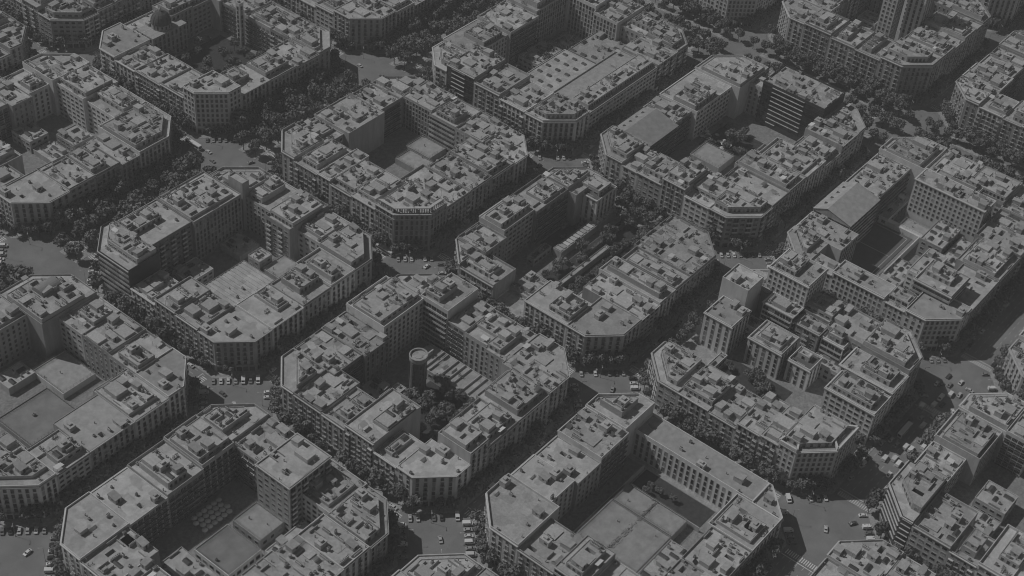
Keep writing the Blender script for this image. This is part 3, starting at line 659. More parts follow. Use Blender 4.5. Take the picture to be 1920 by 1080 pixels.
    if not lowb and not d.get('bare') and rk != 'none':
        for t in range(rg.choice([0, 1, 1, 2]) if not plain else 1):
            q_ = rg.random() < .5; w = wrect(rg.uniform(ax0+3.5, ax1-3.5) if ax1-ax0 > 8 else (ax0+ax1)/2, rg.uniform(ay0+3.5, ay1-3.5) if ay1-ay0 > 8 else (ay0+ay1)/2, rg.uniform(.8, 1.3) if q_ else rg.uniform(1.5, 2.8), rg.uniform(1.5, 2.8) if q_ else rg.uniform(.8, 1.3))
            if all(inside(areaP, p[0], p[1], 1.0) for p in w) and all(abs(w[0][0]-o[0][0]) > 5.5 or abs(w[0][1]-o[0][1]) > 5.5 for o in wells): wells.append(w)
    if attic:
        obj('roof', roof_mesh(I2, z, [], 0, [rm, wm]), root)
        b = MB(); b.prism(AP, z, z+ah+.4, 0, cap=False); AI = inset(AP, .25)
        for i in range(n):
            a, c = AP[i], AP[(i+1) % n]; a2, c2 = AI[i], AI[(i+1) % n]
            b.quad((a[0],a[1],z+ah+.4),(c[0],c[1],z+ah+.4),(c2[0],c2[1],z+ah+.4),(a2[0],a2[1],z+ah+.4)); b.quad((c2[0],c2[1],z+ah-.02),(a2[0],a2[1],z+ah-.02),(a2[0],a2[1],z+ah+.4),(c2[0],c2[1],z+ah+.4))
        at = obj('attic', b.mesh('attic', MITEM), root)
        obj('roof', roof_mesh(inset(AI, -.01), z+ah, wells, 9, [rg.choice(MR), wm]), root)
        for i in range(n):
            if E[i] != 'p': ah > 2 and facade(at, AP, cx, cy, i, z, z+3.3, rg.choice(['tallwin', 'modern', 'grid']), rg, False)
        # terrace items between attic and parapet
        place_items(root, I, z, rg, [], rg.sample(['planter','planter','awning','roof_wall','vent_pipe','planter','air_conditioner'], 4), [(min(p[0] for p in AP), min(p[1] for p in AP), max(p[0] for p in AP), max(p[1] for p in AP))])
        base = AI; zz = z+ah
    elif kd == 'skygrid':
        hs = []; nx_, ny_ = 6, 4
        obj('roof', roof_mesh(I2, z, [], 0, [MR[2], wm]), root)
        for i in range(nx_):
            for j in range(ny_):
                x = min(xs)+(i+.5)*W_/nx_; y = min(ys)+(j+.5)*D_/ny_
                o = obj('skylight', ITEM['skylight'][0], root, (x, y, z), 0, (1.0, .7, 1.0))
        return root
    else:
        obj('roof', roof_mesh(I2, z, wells, min(z-1, 13), [rm if kd not in ('deck', 'court') else (MCOURT2 if kd == 'court' else MSM), wm]), root)
    # cornice along street fronts
    if not lowb and not d.get('bare'):
        O = inset(P, [-.55 if e in 'sw' else 0 for e in E]); b = MB(); zc = z-.2
        for i in range(n):
            if E[i] in 'sw':
                a, c = P[i], P[(i+1) % n]; o1, o2 = O[i], O[(i+1) % n]
                for (za, zb) in ((zc, zc+.45),):
                    b.quad((o1[0],o1[1],za),(o2[0],o2[1],za),(o2[0],o2[1],zb),(o1[0],o1[1],zb)); b.quad((o1[0],o1[1],zb),(o2[0],o2[1],zb),(c[0],c[1],zb),(a[0],a[1],zb)); b.quad((a[0],a[1],za),(c[0],c[1],za),(o2[0],o2[1],za),(o1[0],o1[1],za))
        if b.v: obj('cornice', b.mesh('cornice', MTRIM), root)
        if st in ('classic', 'bays') or d.get('arcade'):
            b = MB(); O2 = inset(P, [-.3 if e in 'sw' else 0 for e in E]); zc = z-3.4 if d.get('arcade') else 4.5
            for i in range(n):
                if E[i] in 'sw':
                    a, c = P[i], P[(i+1) % n]; o1, o2 = O2[i], O2[(i+1) % n]; za, zb = zc, zc+.35
                    b.quad((o1[0],o1[1],za),(o2[0],o2[1],za),(o2[0],o2[1],zb),(o1[0],o1[1],zb)); b.quad((o1[0],o1[1],zb),(o2[0],o2[1],zb),(c[0],c[1],zb),(a[0],a[1],zb))
            if b.v: obj('string_course', b.mesh('string_course', MTRIM), root)
    for i in range(n):
        if E[i] in 'scw' and not (lowb and z < 5): facade(root, P, cx, cy, i, 0, z, st, rg, E[i] == 's')
    # special tops
    if d.get('tops') == 'vault':
        b = MB(); N_ = 10
        for k in range(N_):
            a0, a1 = math.pi*k/N_, math.pi*(k+1)/N_
            b.quad((-6,4.5*math.cos(a0),z+3*math.sin(a0)+.3),(-6,4.5*math.cos(a1),z+3*math.sin(a1)+.3),(6,4.5*math.cos(a1),z+3*math.sin(a1)+.3),(6,4.5*math.cos(a0),z+3*math.sin(a0)+.3))
            b.tri((-6,4.5*math.cos(a0),z+3*math.sin(a0)+.3),(-6,0,z+.3),(-6,4.5*math.cos(a1),z+3*math.sin(a1)+.3))
        obj('vaulted_roof', b.mesh('vaulted_roof', MMET), root, (0, 0, 3))
    if d.get('tops') == 'frames':
        for (pa, pb, pc) in (((P[0]), (P[1]), ((P[0][0]+P[2][0])/2+2, (P[0][1]+P[2][1])/2)), (P[4], P[3], ((P[4][0]+P[2][0])/2, (P[4][1]+P[2][1])/2+2))):
            b = MB(); q = [pa, pb, pc]
            for i in range(3):
                a, c = q[i], q[(i+1) % 3]; dx, dy = c[0]-a[0], c[1]-a[1]; l = math.hypot(dx, dy); wx, wy = -dy/l*.45, dx/l*.45
                pr_ = [(a[0]-wx,a[1]-wy),(c[0]-wx,c[1]-wy),(c[0]+wx,c[1]+wy),(a[0]+wx,a[1]+wy)]
                b.prism(pr_, z+ph+.01, z+ph+1.6)
            obj('roof_frame', b.mesh('roof_frame', MW[2]), root)
    if d.get('arcade'):
        b = MB(); Q = inset(I, 1.2); k = 0
        for i in range(n):
            if E[i] == 's':
                a, c = Q[i], Q[(i+1) % n]; l = math.hypot(c[0]-a[0], c[1]-a[1]); m_ = int(l/1.3)
                for t in range(m_+1):
                    x = a[0]+(c[0]-a[0])*t/m_; y = a[1]+(c[1]-a[1])*t/m_; b.box(x-.22, y-.22, z, x+.22, y+.22, z+3.0)
        Q2 = inset(I, .7); Q3 = inset(I, 2.4); 
        for i in range(n):
            a, c = Q2[i], Q2[(i+1) % n]; a2, c2 = Q3[i], Q3[(i+1) % n]
            if E[i] == 's': b.prism([a, c, c2, a2], 3.0+z, 3.5+z)
        obj('colonnade', b.mesh('colonnade', MTRIM), root)
    # clutter
    area = W_*D_
    if d.get('bare'): return
    if lowb:
        plan = {'lowflat':['skylight']*3+['air_conditioner']*2+['vent_pipe']*2+['roof_wall','stair_house','chimney'],'deck':['vent_pipe']*2,'court':['air_conditioner'],'glazed':[],'terraces':[],'striped':[]}[kd]
        if kd == 'lowflat' and area > 300: plan = plan*2
        if kd in ('deck', 'court'):                    # fenced deck
            b = MB(); Q = inset(I, .2)
            for i in range(n):
                a, c = Q[i], Q[(i+1) % n]; l = math.hypot(c[0]-a[0], c[1]-a[1]); m_ = max(2, int(l/2))
                for t in range(m_):
                    x = a[0]+(c[0]-a[0])*t/m_; y = a[1]+(c[1]-a[1])*t/m_; b.box(x-.05, y-.05, z, x+.05, y+.05, z+2.0)
                for h in (1.0, 2.0):
                    dx, dy = (c[0]-a[0])/l*.04, (c[1]-a[1])/l*.04
                    b.prism([(a[0]+dy,a[1]-dx),(c[0]+dy,c[1]-dx),(c[0]-dy,c[1]+dx),(a[0]-dy,a[1]+dx)], z+h-.08, z+h)
            obj('fence', b.mesh('fence', MMET), root)
        if kd in ('striped', 'terraces', 'glazed'):
            stp = {'striped':2.6,'terraces':5.2,'glazed':3.0}[kd]; alongx = W_ > D_
            L_ = W_ if alongx else D_; k = int(L_/stp)
            for t in range(k):
                p = (min(xs) if alongx else min(ys))+(t+.5+(rg.uniform(-.3, .3) if kd == 'terraces' else 0))*L_/k
                if kd == 'striped': bx = (p-.75, min(ys)+.3, p+.75, max(ys)-.3) if alongx else (min(xs)+.3, p-.75, max(xs)-.3, p+.75); hh = .35; mm = MR[2]
                elif kd == 'terraces': bx = (p-.2, min(ys)+.1, p+.2, max(ys)-.1) if alongx else (min(xs)+.1, p-.2, max(xs)-.1, p+.2); hh = 1.2; mm = MITEM
                else: bx = (p-1.2, min(ys)+.5, p+1.2, max(ys)-.5) if alongx else (min(xs)+.5, p-1.2, max(xs)-.5, p+1.2); hh = .8; mm = MAWN
                b = MB(); b.box(bx[0]-(bx[0]+bx[2])/2, bx[1]-(bx[1]+bx[3])/2, 0, bx[2]-(bx[0]+bx[2])/2, bx[3]-(bx[1]+bx[3])/2, hh)
                obj({'striped':'roof_rib','terraces':'terrace_wall','glazed':'skylight'}[kd], b.mesh('roof_rib', mm), root, ((bx[0]+bx[2])/2, (bx[1]+bx[3])/2, z))
            plan = ['awning','planter','air_conditioner','vent_pipe','planter','planter','stair_house','pergola','awning','skylight','planter','roof_wall','chimney'] if kd == 'terraces' else ['vent_pipe','air_conditioner']*3 if kd == 'striped' else []
        place_items(root, base, zz, rg, wells, plan); return
    k = area/400
    if plain: plan = ['stair_house','air_conditioner','vent_pipe','vent_pipe','chimney','air_conditioner','lift_house']
    else:
        plan = rg.choice([['stair_house'],['stair_house','lift_house'],['lift_house'],['stair_house','stair_house']])+(['stair_house'] if rg.random() < .5 else [])
        for nm, q in rg.choice([(('skylight',1.6),('flue_wall',1.8),('chimney',2.0),('roof_wall',2.5),('air_conditioner',1.6),('vent_pipe',2),('antenna',1.4)), (('roof_wall',3.4),('awning',1.2),('planter',2.6),('pergola',.9),('chimney',1.4),('antenna',1),('vent_pipe',2)), (('flue_wall',2.4),('water_tank',1.2),('chimney',2.4),('solar_panel',1.2),('air_conditioner',3.5),('vent_pipe',3),('antenna',1.6)), (('roof_wall',1.5),('chimney',1.2),('vent_pipe',2),('antenna',1),('skylight',.6)), (('roof_wall',4.5),('flue_wall',2.5),('chimney',2.5),('antenna',2),('stair_house',1.2),('vent_pipe',3))]):
            c_ = q*k; plan += [nm]*(int(c_)+(rg.random() < c_-int(c_)))
        plan += rg.choice([[], ['terrace_enclosure'], ['terrace_enclosure', 'tiled_hut'], ['terrace_enclosure', 'terrace_enclosure'], ['tiled_hut', 'clothes_line'], ['clothes_line', 'clothes_line']])
    # patched decking areas of another tone
    for t in range(rg.choice([1, 2, 2, 3]) if not plain else 0):
        w, h = rg.uniform(2, 3.5), rg.uniform(2, 4.5)
        for tt in range(6):
            x, y = rg.uniform(ax0+w, ax1-w) if ax1-ax0 > 2*w else 1e9, rg.uniform(ay0+h, ay1-h) if ay1-ay0 > 2*h else 1e9
            if x > 1e8 or y > 1e8: break
            q = wrect(x, y, w, h)
            if all(inside(base, p[0], p[1], .2) for p in q) and all(x-w > o[2][0] or x+w < o[0][0] or y-h > o[2][1] or y+h < o[0][1] for o in wells):
                b = MB(); b.box(-w, -h, 0, w, h, 1); hh = rg.choice([.12, .15, .6, 1.3, 2.7]); dk = obj('roof_deck' if hh < .5 else 'roof_room', b.mesh('roof_deck', MDECK if hh < .5 else MITEM), root, (x, y, zz+.01), 0, (1, 1, hh))
                if hh > .5: wells.append(q)
                break
    place_items(root, base, zz, rg, wells, plan)
for i, d in enumerate(BL): build(d, i)
print('windows', NWIN[0])

# ------------------------------------------------------------------ ground, pavements, markings
b = MB(); b.quad((-4000,-4000,0),(4000,-4000,0),(4000,4000,0),(-4000,4000,0)); struct('road', b, MASPH)
def octo(u0, u1, v0, v1, o, c):
    u0 -= o; u1 += o; v0 -= o; v1 += o
    return [(u0+c,v0),(u1-c,v0),(u1,v0+c),(u1,v1-c),(u1-c,v1),(u0+c,v1),(u0,v1-c),(u0,v0+c)]
b = MB()
for i in range(-2, 5):
    for j in range(-3, 5):
        if j == -3 and i > 5: continue
        if j == -3: continue
        b.prism(octo(*U[i], *V[j], 4.6, CH+2.4), 0, .14)
struct('pavement', b, MPAVE)
b = MB()                                              # tree-lined medians of the two avenues
def strip(u0, v0, u1, v1): b.box(u0, v0, 0, u1, v1, .14)
for i in range(-1, 3):
    strip(U[i][0]+6, 205, U[i][1]-6, 209.5); strip(U[i][0]+6, 214.5, U[i][1]-6, 219)
for j in range(-2, 3):
    strip(366.5, V[j][0]+5, 371.5, V[j][1]-5); strip(399.5, V[j][0]+5, 404.5, V[j][1]-5)
struct('median', b, MPAVE)
b = MB()
def mk(u0, v0, u1, v1): b.quad((u0,v0,.006),(u1,v0,.006),(u1,v1,.006),(u0,v1,.006))
RU = [(U[i][1], U[i+1][0]) for i in range(-2, 4)]; RV = [(V[j][1], V[j+1][0]) for j in range(-2, 4)]
for (a, c) in RU:
    for (e, f) in RV:
        if not in_frame(((a+c)/2, (e+f)/2, 0), 80): continue
        # zebra crossings on the four mouths of the crossing (bars follow the traffic)
        ua, ub = a+5.2, c-5.2; va, vb = e+5.2, f-5.2
        w = ub-ua; k = int(w/1.1)
        for t in range(k):
            x = ua+t*1.1
            mk(x, e-13.5-3.2, x+.5, e-13.5); mk(x, f+13.5, x+.5, f+13.5+3.2)
        k = int((vb-va)/1.1)
        for t in range(k):
            y = va+t*1.1
            mk(a-13.5-3.2, y, a-13.5, y+.5); mk(c+13.5, y, c+13.5+3.2, y+.5)
        mk(ua, e-18.2, ub, e-17.8); mk(ua, f+17.8, ub, f+18.2); mk(a-18.2, va, a-17.8, vb); mk(c+17.8, va, c+18.2, vb)
for (a, c) in RU:                                      # lane lines
    m = (a+c)/2
    for off in ((-3.2, 0, 3.2) if c-a < 30 else (-9, -5.5, 5.5, 9)):
        for (v0, v1) in V.values():
            y = v0+16
            while y < v1-16: mk(m+off-.07, y, m+off+.07, y+2.2); y += 5.5
for (e, f) in RV:
    m = (e+f)/2
    for off in ((-3.2, 0, 3.2) if f-e < 22 else (-7, -3.5, 0, 3.5, 7) if f-e < 35 else (-13, -9.5, 9.5, 13)):
        for (u0, u1) in U.values():
            x = u0+16
            while x < u1-16: mk(x, m+off-.07, x+2.2, m+off+.07); x += 5.5
struct('road_markings', b, MMARK)
b = MB(); b2 = MB()
for g in GARDENS: b.box(g[0]-1, g[1]-1, 0, g[2]+1, g[3]+1, .3)
struct('garden_ground', b, MSOIL)
b = MB()
for i, j in [(i, j) for i in U for j in V if -2 <= i and j > -3]:
    u0, u1 = U[i]; v0, v1 = V[j]
    if in_frame(((u0+u1)/2, (v0+v1)/2, 0), 200):
        rg = random.Random(i*31+j)
        b.box(u0+18, v0+18, .15, u1-18, v1-18, .2)
struct('courtyard_ground', b, MYARD)

# sports court with its dividing wall and lines
def simple(name, mb, mats, label, cat, loc=(0,0,0), group=None):
    return tag(obj(name, mb.mesh(name, mats), loc=loc), label, cat, group)
b = MB(); b.box(-24,-13,0,24,13,.3,0)
for q in ((-22,-11,22,-10.8),(-22,10.8,22,11),(-22,-10.8,-21.8,10.8),(21.8,-10.8,22,10.8),(-.1,-10.8,.1,10.8)): b.quad((q[0],q[1],.31),(q[2],q[1],.31),(q[2],q[3],.31),(q[0],q[3],.31),1)
t = obj('sports_court', None, loc=(270,-108,.25)); tag(t, 'dark rectangular sports court with a pale dividing wall', 'sports court')
obj('surface', b.mesh('surface', [MCOURT, MMARK]), t)
b = MB(); b.box(-20,-17.5,0,24,-16.9,5); obj('dividing_wall', b.mesh('dividing_wall', MW[2]), t)
b = MB(); b.box(24.5,-26,0,28,14,3.5); obj('end_wall', b.mesh('end_wall', MW[2]), t)

# default courtyard fillers: low rear buildings and small yards where nothing was listed
DEF = {(0,2):'penthouse corner block',(3,0):'slim tower block',(2,2):'block across the tree avenue',(-1,-1):'bottom edge block',(0,-2):'bottom right edge block',(1,-2):'striped office block',(3,-1):'upper right avenue block',(1,1):'white cornice block',(2,0):'dark office block',(2,1):'skylit hall block',(0,1):'striped roof block',(2,-1):'sports court block',(2,-2):'block at the right edge',(-1,1):'gravel yard block',(0,3):'top left corner block'}
ADJ = ['flat pale','long grey','small cluttered','dark-roofed','low ribbed','square','narrow','broad','light patched']
n0 = len(BL)
for (i, j), nm in DEF.items():
    u0, u1 = U[i]; v0, v1 = V[j]; rg = random.Random(i*71+j*13+900)
    cells = []; W0, D0 = u1-u0, v1-v0; xs_ = [30, 30+(W0-60)*.36, 30+(W0-60)*.68, W0-30]; ys_ = [30, 30+(D0-60)*.3, 30+(D0-60)*.66, D0-30]
    for a in range(3):
        for c in range(3):
            if rg.random() < .28: continue
            cells.append((xs_[a]+rg.uniform(.5, 2.5), ys_[c]+rg.uniform(.5, 2.5), xs_[a+1]-rg.uniform(.5, 2), ys_[c+1]-rg.uniform(.5, 3), rg.choice([3.5, 4, 5, 6.5, 8])))
    if (i, j) == (-1, 1): cells = [(30,72,50,86,6),(72,34,84,60,7),(52,74,68,86,4.5)]
    for k, (a, c, e, f, z) in enumerate(cells):
        x0, y0, x1, y1 = u0+a, v0+c, u0+e, v0+f
        if any(in_frame((x, y, z)) for x in (x0, x1) for y in (y0, y1)) and HM[int((x0+1-GX0)/GS):int((x1-1-GX0)/GS), int((y0+1-GY0)/GS):int((y1-1-GY0)/GS)].max() < 1 and visible([((x0+x1)/2, (y0+y1)/2, z+1)])[0]:
            dd = dict(poly=rect(x0, y0, x1, y1), z=z, edges='cccc', label='%s low roof inside the courtyard of %s' % (ADJ[k], nm), style='low', cat='annexe', group='courtyard roofs of the '+nm, name='courtyard_building', low=True, kind_='lowflat')
            BL.append(dd); build(dd, len(BL))

# ------------------------------------------------------------------ round brick tower
t = obj('water_tower', None, loc=(3.2, 6.4, 0)); tag(t, 'round brick water tower with a pale ringed top in the courtyard garden', 'tower')
b = MB(); b.cyl(0,0,0,22.5,4.2,3.9,n=40,cap=False)
for k in range(8):
    a = k*math.pi/4; 
    b.prism([(4.1*math.cos(a-.09),4.1*math.sin(a-.09)),(4.5*math.cos(a-.09),4.5*math.sin(a-.09)),(4.5*math.cos(a+.09),4.5*math.sin(a+.09)),(4.1*math.cos(a+.09),4.1*math.sin(a+.09))],0,21.5)
obj('shaft', b.mesh('shaft', MBRICK), t)
b = MB(); b.cyl(0,0,22,22.8,4.0,4.6,n=40,cap=False); b.cyl(0,0,22.8,25.4,4.6,4.6,n=40,cap=False)
A_ = [(math.cos(2*math.pi*i/40), math.sin(2*math.pi*i/40)) for i in range(40)]
for i in range(40):
    a, c = A_[i], A_[(i+1) % 40]
    b.quad((a[0]*4.9,a[1]*4.6,25.4),(c[0]*4.9,c[1]*4.6,25.4),(c[0]*4.1,c[1]*4.05,25.4),(a[0]*4.1,a[1]*4.05,25.4)); b.quad((c[0]*4.1,c[1]*4.05,24.3),(a[0]*4.1,a[1]*4.05,24.3),(a[0]*4.1,a[1]*4.05,25.4),(c[0]*4.1,c[1]*4.05,25.4))
obj('crown_ring', b.mesh('crown_ring', MW[1]), t)
b = MB(); b.cyl(0,0,24.0,24.35,4.1,n=40); b.cyl(0,0,24.35,24.6,2.2,n=24); obj('roof', b.mesh('roof', MR[0]), t)
for k in range(5):
    for a in (3.4, 4.2):
        b = MB(); b.box(-.35,-.12,0,.35,.12,1.6); obj('window', b.mesh('window', MGLASS), t, (4.08*math.cos(a), 4.08*math.sin(a), 3.5+k*3.8), a+math.pi/2)

# church dome
t = obj('church', None, loc=(122, 330, 0)); tag(t, 'church with a dark ribbed dome and small lantern', 'church')
b = MB(); b.box(-14,-8,0,14,8,19); b.cyl(0,0,19,22.5,6.4,n=16); obj('wall', b.mesh('wall', MW[1]), t); facade(t, [(-14,-8),(14,-8),(14,8),(-14,8)], 122, 330, 0, 0, 19, 'tallwin', random.Random(2), False); facade(t, [(-14,-8),(14,-8),(14,8),(-14,8)], 122, 330, 3, 0, 19, 'tallwin', random.Random(2), False)
b = MB(); n_ = 24; pr = [(6.6,22.5),(6.5,23.6),(6.1,25.3),(5.2,27.2),(3.8,28.8),(2.0,29.8),(.9,30.1)]
for (r0, z0), (r1, z1) in zip(pr, pr[1:]): b.cyl(0,0,z0,z1,r0,r1,n=n_,cap=(r1 < 1))
for k in range(12):
    a = k*math.pi/6
    for (r0, z0), (r1, z1) in zip(pr, pr[1:]):
        c, s = math.cos(a), math.sin(a); w = .2
        b.quad(((r0+.25)*c-w*s,(r0+.25)*s+w*c,z0),((r0+.25)*c+w*s,(r0+.25)*s-w*c,z0),((r1+.25)*c+w*s,(r1+.25)*s-w*c,z1),((r1+.25)*c-w*s,(r1+.25)*s+w*c,z1))
obj('dome', b.mesh('dome', MBRICK), t)
b = MB(); b.cyl(0,0,30,31.6,.8,n=8); b.cyl(0,0,31.6,32.8,.95,.05,n=8); obj('lantern', b.mesh('lantern', MITEM), t)
for k in range(6):
    a = math.pi+.1+k*.42; b = MB(); b.box(-.45,-.1,0,.45,.1,2); obj('window', b.mesh('window', MGLASS), t, (6.4*math.cos(a), 6.4*math.sin(a), 19.8), a+math.pi/2)

def hedge(u0, v0, u1, v1, h, label):
    rg = random.Random(int(u0*7+v0)); b = MB(); b.box(u0, v0, 0, u1, v1, h*.75)
    L_ = max(u1-u0, v1-v0)
    for k in range(int(L_*22)):
        x, y, z_ = rg.uniform(u0-.3, u1+.3), rg.uniform(v0-.3, v1+.3), rg.uniform(.3, h*1.05); q = .35; a = rg.uniform(0, 6.3); cc, ss = math.cos(a)*q, math.sin(a)*q
        b.quad((x-cc,y-ss,z_-q*rg.random()),(x+cc,y-ss*.5,z_),(x+cc*.6,y+ss,z_+q*rg.random()),(x-cc,y+ss*.8,z_+q*.5))
    tag(obj('hedge', b.mesh('hedge', MLEAF), loc=(0, 0, .1)), label, 'hedge')
hedge(-19, -129, 21, -128, 6.2, 'ragged hedge dividing the school playground decks in two')
hedge(118, -4, 186, -3, 3, 'long hedge nearest the rear terraces in the long dark garden')
hedge(140, 8, 186, 9.2, 3, 'long hedge beside the thin glazed shed in the long dark garden')
for (x0, y0, x1, y1, lb) in ((23,-152,23.4,-112,'pale garden wall between the playground decks and the long school wing'),(-22,-110,38,-109.6,'old garden wall above the school playground'),(112,-9.5,188,-9.1,'long pale wall between the rear terraces and the long dark garden')):
    b = MB(); b.box(0, 0, 0, x1-x0, y1-y0, 3.4); tag(obj('garden_wall', b.mesh('garden_wall', MW[0]), loc=(x0, y0, .1)), lb, 'wall')
# chequered courtyard parasols
b = MB(); b.cyl(0,0,2.1,2.7,1.5,.05,n=8,cap=False); canopy = b.mesh('canopy', MWHITE); b = MB(); b.cyl(0,0,0,2.6,.05,n=6); b.cyl(0,0,0,.12,.4,n=8); pole = b.mesh('pole', MMET)
for i in range(6):
    for j in range(4):
        t = obj('parasol', None, loc=(-131+i*3.0+(j % 2)*1.5, 15.5+j*2.9, .2)); tag(t, 'small white parasol in the chequered cluster in the dark courtyard', 'parasol', 'parasols in the dark courtyard')
        obj('canopy', canopy, t); obj('pole', pole, t)
for k in range(26):
    rg = random.Random(k+300); x, y = 287+rg.uniform(-2, 12), rg.uniform(6, 30)
    t = obj('parasol', None, loc=(x, y, .2)); tag(t, 'white parasol scattered on the terrace before the dark glass office', 'parasol', 'parasols before the dark glass office'); obj('canopy', canopy, t); obj('pole', pole, t)

# ------------------------------------------------------------------ trees
def crown_mesh(seed, n=900, r=4.6, h=5.8, s=.66):
    rg = random.Random(seed); b = MB(); cl = []
    for k in range(13):
        a = rg.uniform(0, 6.283); q = r*.62*math.sqrt(rg.random()); cl.append((q*math.cos(a), q*math.sin(a), rg.uniform(-h*.28, h*.32)*(1-q/r*.4), rg.uniform(1.1, 2.0)))
    for k in range(n):
        c = rg.choice(cl); v = Vector((rg.gauss(0,1), rg.gauss(0,1), rg.gauss(0,1))).normalized()*c[3]*rg.uniform(.65, 1.05)
        p = Vector(c[:3])+v; nn = (v.normalized()+Vector((rg.gauss(0,.5), rg.gauss(0,.5), rg.gauss(0,.5)))).normalized()
        t1 = nn.orthogonal().normalized(); t2 = nn.cross(t1); a = rg.uniform(0, 6.28); u = (t1*math.cos(a)+t2*math.sin(a))*s*rg.uniform(.5, 1.2); w = nn.cross(u).normalized()*s*rg.uniform(.4, .9)
        b.quad(tuple(p-u-w*.5), tuple(p+w*.9-u*.2), tuple(p+u+w*.3), tuple(p-w+u*.3))
    return b.mesh('crown', MLEAF)
CROWN = [crown_mesh(s) for s in range(5)]
def trunk_mesh(seed):
    rg = random.Random(seed); b = MB(); b.cyl(0,0,0,4.2,.24,.17,n=7,cap=False)
    for k in range(5):
        a = k*1.256+rg.uniform(-.3,.3); x, y = math.cos(a), math.sin(a); l = rg.uniform(1.4, 2.2)
        p0 = (x*.05, y*.05, 3.6+k*.12); p1 = (x*l, y*l, 6.2+rg.uniform(-.4,.6)); w = .1
        b.quad((p0[0]-w*y,p0[1]+w*x,p0[2]),(p0[0]+w*y,p0[1]-w*x,p0[2]),(p1[0]+.03*y,p1[1]-.03*x,p1[2]),(p1[0]-.03*y,p1[1]+.03*x,p1[2])); b.quad((p0[0],p0[1],p0[2]-w),(p0[0],p0[1],p0[2]+w),(p1[0],p1[1],p1[2]+.03),(p1[0],p1[1],p1[2]-.03))
    return b.mesh('trunk', MTRUNK)
TRUNK = [trunk_mesh(s) for s in range(3)]
TC = []
def tree(x, y, label, group, sc_=1.0, rg=random, name='plane_tree'):
    s = sc_*rg.uniform(.7, 1.25)
    TC.append((x, y, label, group, s, rg.random(), name, 7.2*s))
BN = {(0,0):'round tower block',(1,0):'long garden block',(0,1):'striped roof block',(1,1):'white cornice block',(2,0):'dark office block',(2,1):'skylit hall block',(0,-1):'school playground block',(1,-1):'villa and tower block',(2,-1):'sports court block',(-1,0):'parasol courtyard block',(-1,1):'gravel yard block',(0,2):'penthouse corner block',(1,2):'domed church block',(0,3):'top left corner block',(1,3):'top edge block',(2,2):'block at the top edge',(3,0):'slim tower block',(3,-1):'upper right avenue block',(3,1):'avenue office block',(-1,-1):'bottom edge block',(0,-2):'bottom right edge block',(1,-2):'striped office block',(2,-2):'block at the right edge',(4,-1):'far upper right block',(4,0):'far top right block',(-1,2):'far left edge block'}
rt = random.Random(77)
SIDN = {'A':'sunlit front','B':'shaded front','C':'rear right side','D':'rear left side'}
for (i, j), nm in BN.items():
    u0, u1 = U[i]; v0, v1 = V[j]
    for sd in 'ABCD':
        big = (sd == 'D' and j == 1) or (sd == 'B' and j == 2)
        avenue = (sd == 'C' and i == 2) or (sd == 'A' and i == 3)
        s_ = 1.4 if big else 1.2 if avenue else 1.05
        L0, L1 = (v0+17, v1-17) if sd in 'AC' else (u0+17, u1-17)
        p = L0+rt.uniform(0, 4)
        while p < L1:
            o = 3.3+rt.uniform(-.3, .4)+(1.5 if big else 0)
            x, y = {'A':(u0-o, p),'B':(p, v0-o),'C':(u1+o, p),'D':(p, v1+o)}[sd]
            if rt.random() < .95: tree(x, y, 'plane tree in the row along the %s of %s' % (SIDN[sd], nm), 'street trees along the %s of the %s' % (SIDN[sd], nm), s_, rt)
            p += rt.uniform(6.0, 8.5) if not big else rt.uniform(8.5, 10.5)
        # chamfer trees
    for k, (sx_, sy_, cn) in enumerate(((0,0,'near'),(1,0,'right'),(1,1,'back'),(0,1,'left'))):
        for t in (.05, .35, .65, .95):
            if rt.random() < .2: continue
            x = (u0-2.0+CH*t) if not sx_ else (u1+2.0-CH*t); y = (v0-2.0+CH*(1-t)) if not sy_ else (v1+2.0-CH*(1-t))
            tree(x, y, 'plane tree by the %s chamfer of the %s' % (cn, nm), 'trees by the %s chamfer of the %s' % (cn, nm), .9, rt)
for i in range(-1, 3):
    for row in (207, 217):
        x = U[i][0]+8
        while x < U[i][1]-6:
            tree(x, row+rt.uniform(-1, 1), 'big leafy plane tree on the median of the tree-filled avenue, upper left', 'median trees of the tree-filled avenue', 1.4, rt); x += rt.uniform(9, 12)
for j in range(-2, 3):
    for row in (368, 384, 403):
        y = V[j][0]-4
        while y < V[j][1]+4:
            tree(row+rt.uniform(-1, 1), y, 'plane tree on the median of the broad avenue, upper right', 'median trees of the broad avenue', 1.1, rt); y += rt.uniform(6.5, 9.5)
for g in GARDENS:
    for k in range(g[4]): tree(rt.uniform(g[0], g[2]), rt.uniform(g[1], g[3]), g[5], g[5]+' group', g[6]*rt.uniform(.7, 1.2), rt, 'garden_tree')
for x, y in ((89,-206),(92,-213),(98,-214)): tree(x, y, 'dark round tree on the corner plaza below the louvred office', 'dark round trees on the corner plaza', 1.0, rt)
vis = visible([(t[0], t[1], t[7]+1.5) for t in TC]); TC = [t for t, v in zip(TC, vis) if v]
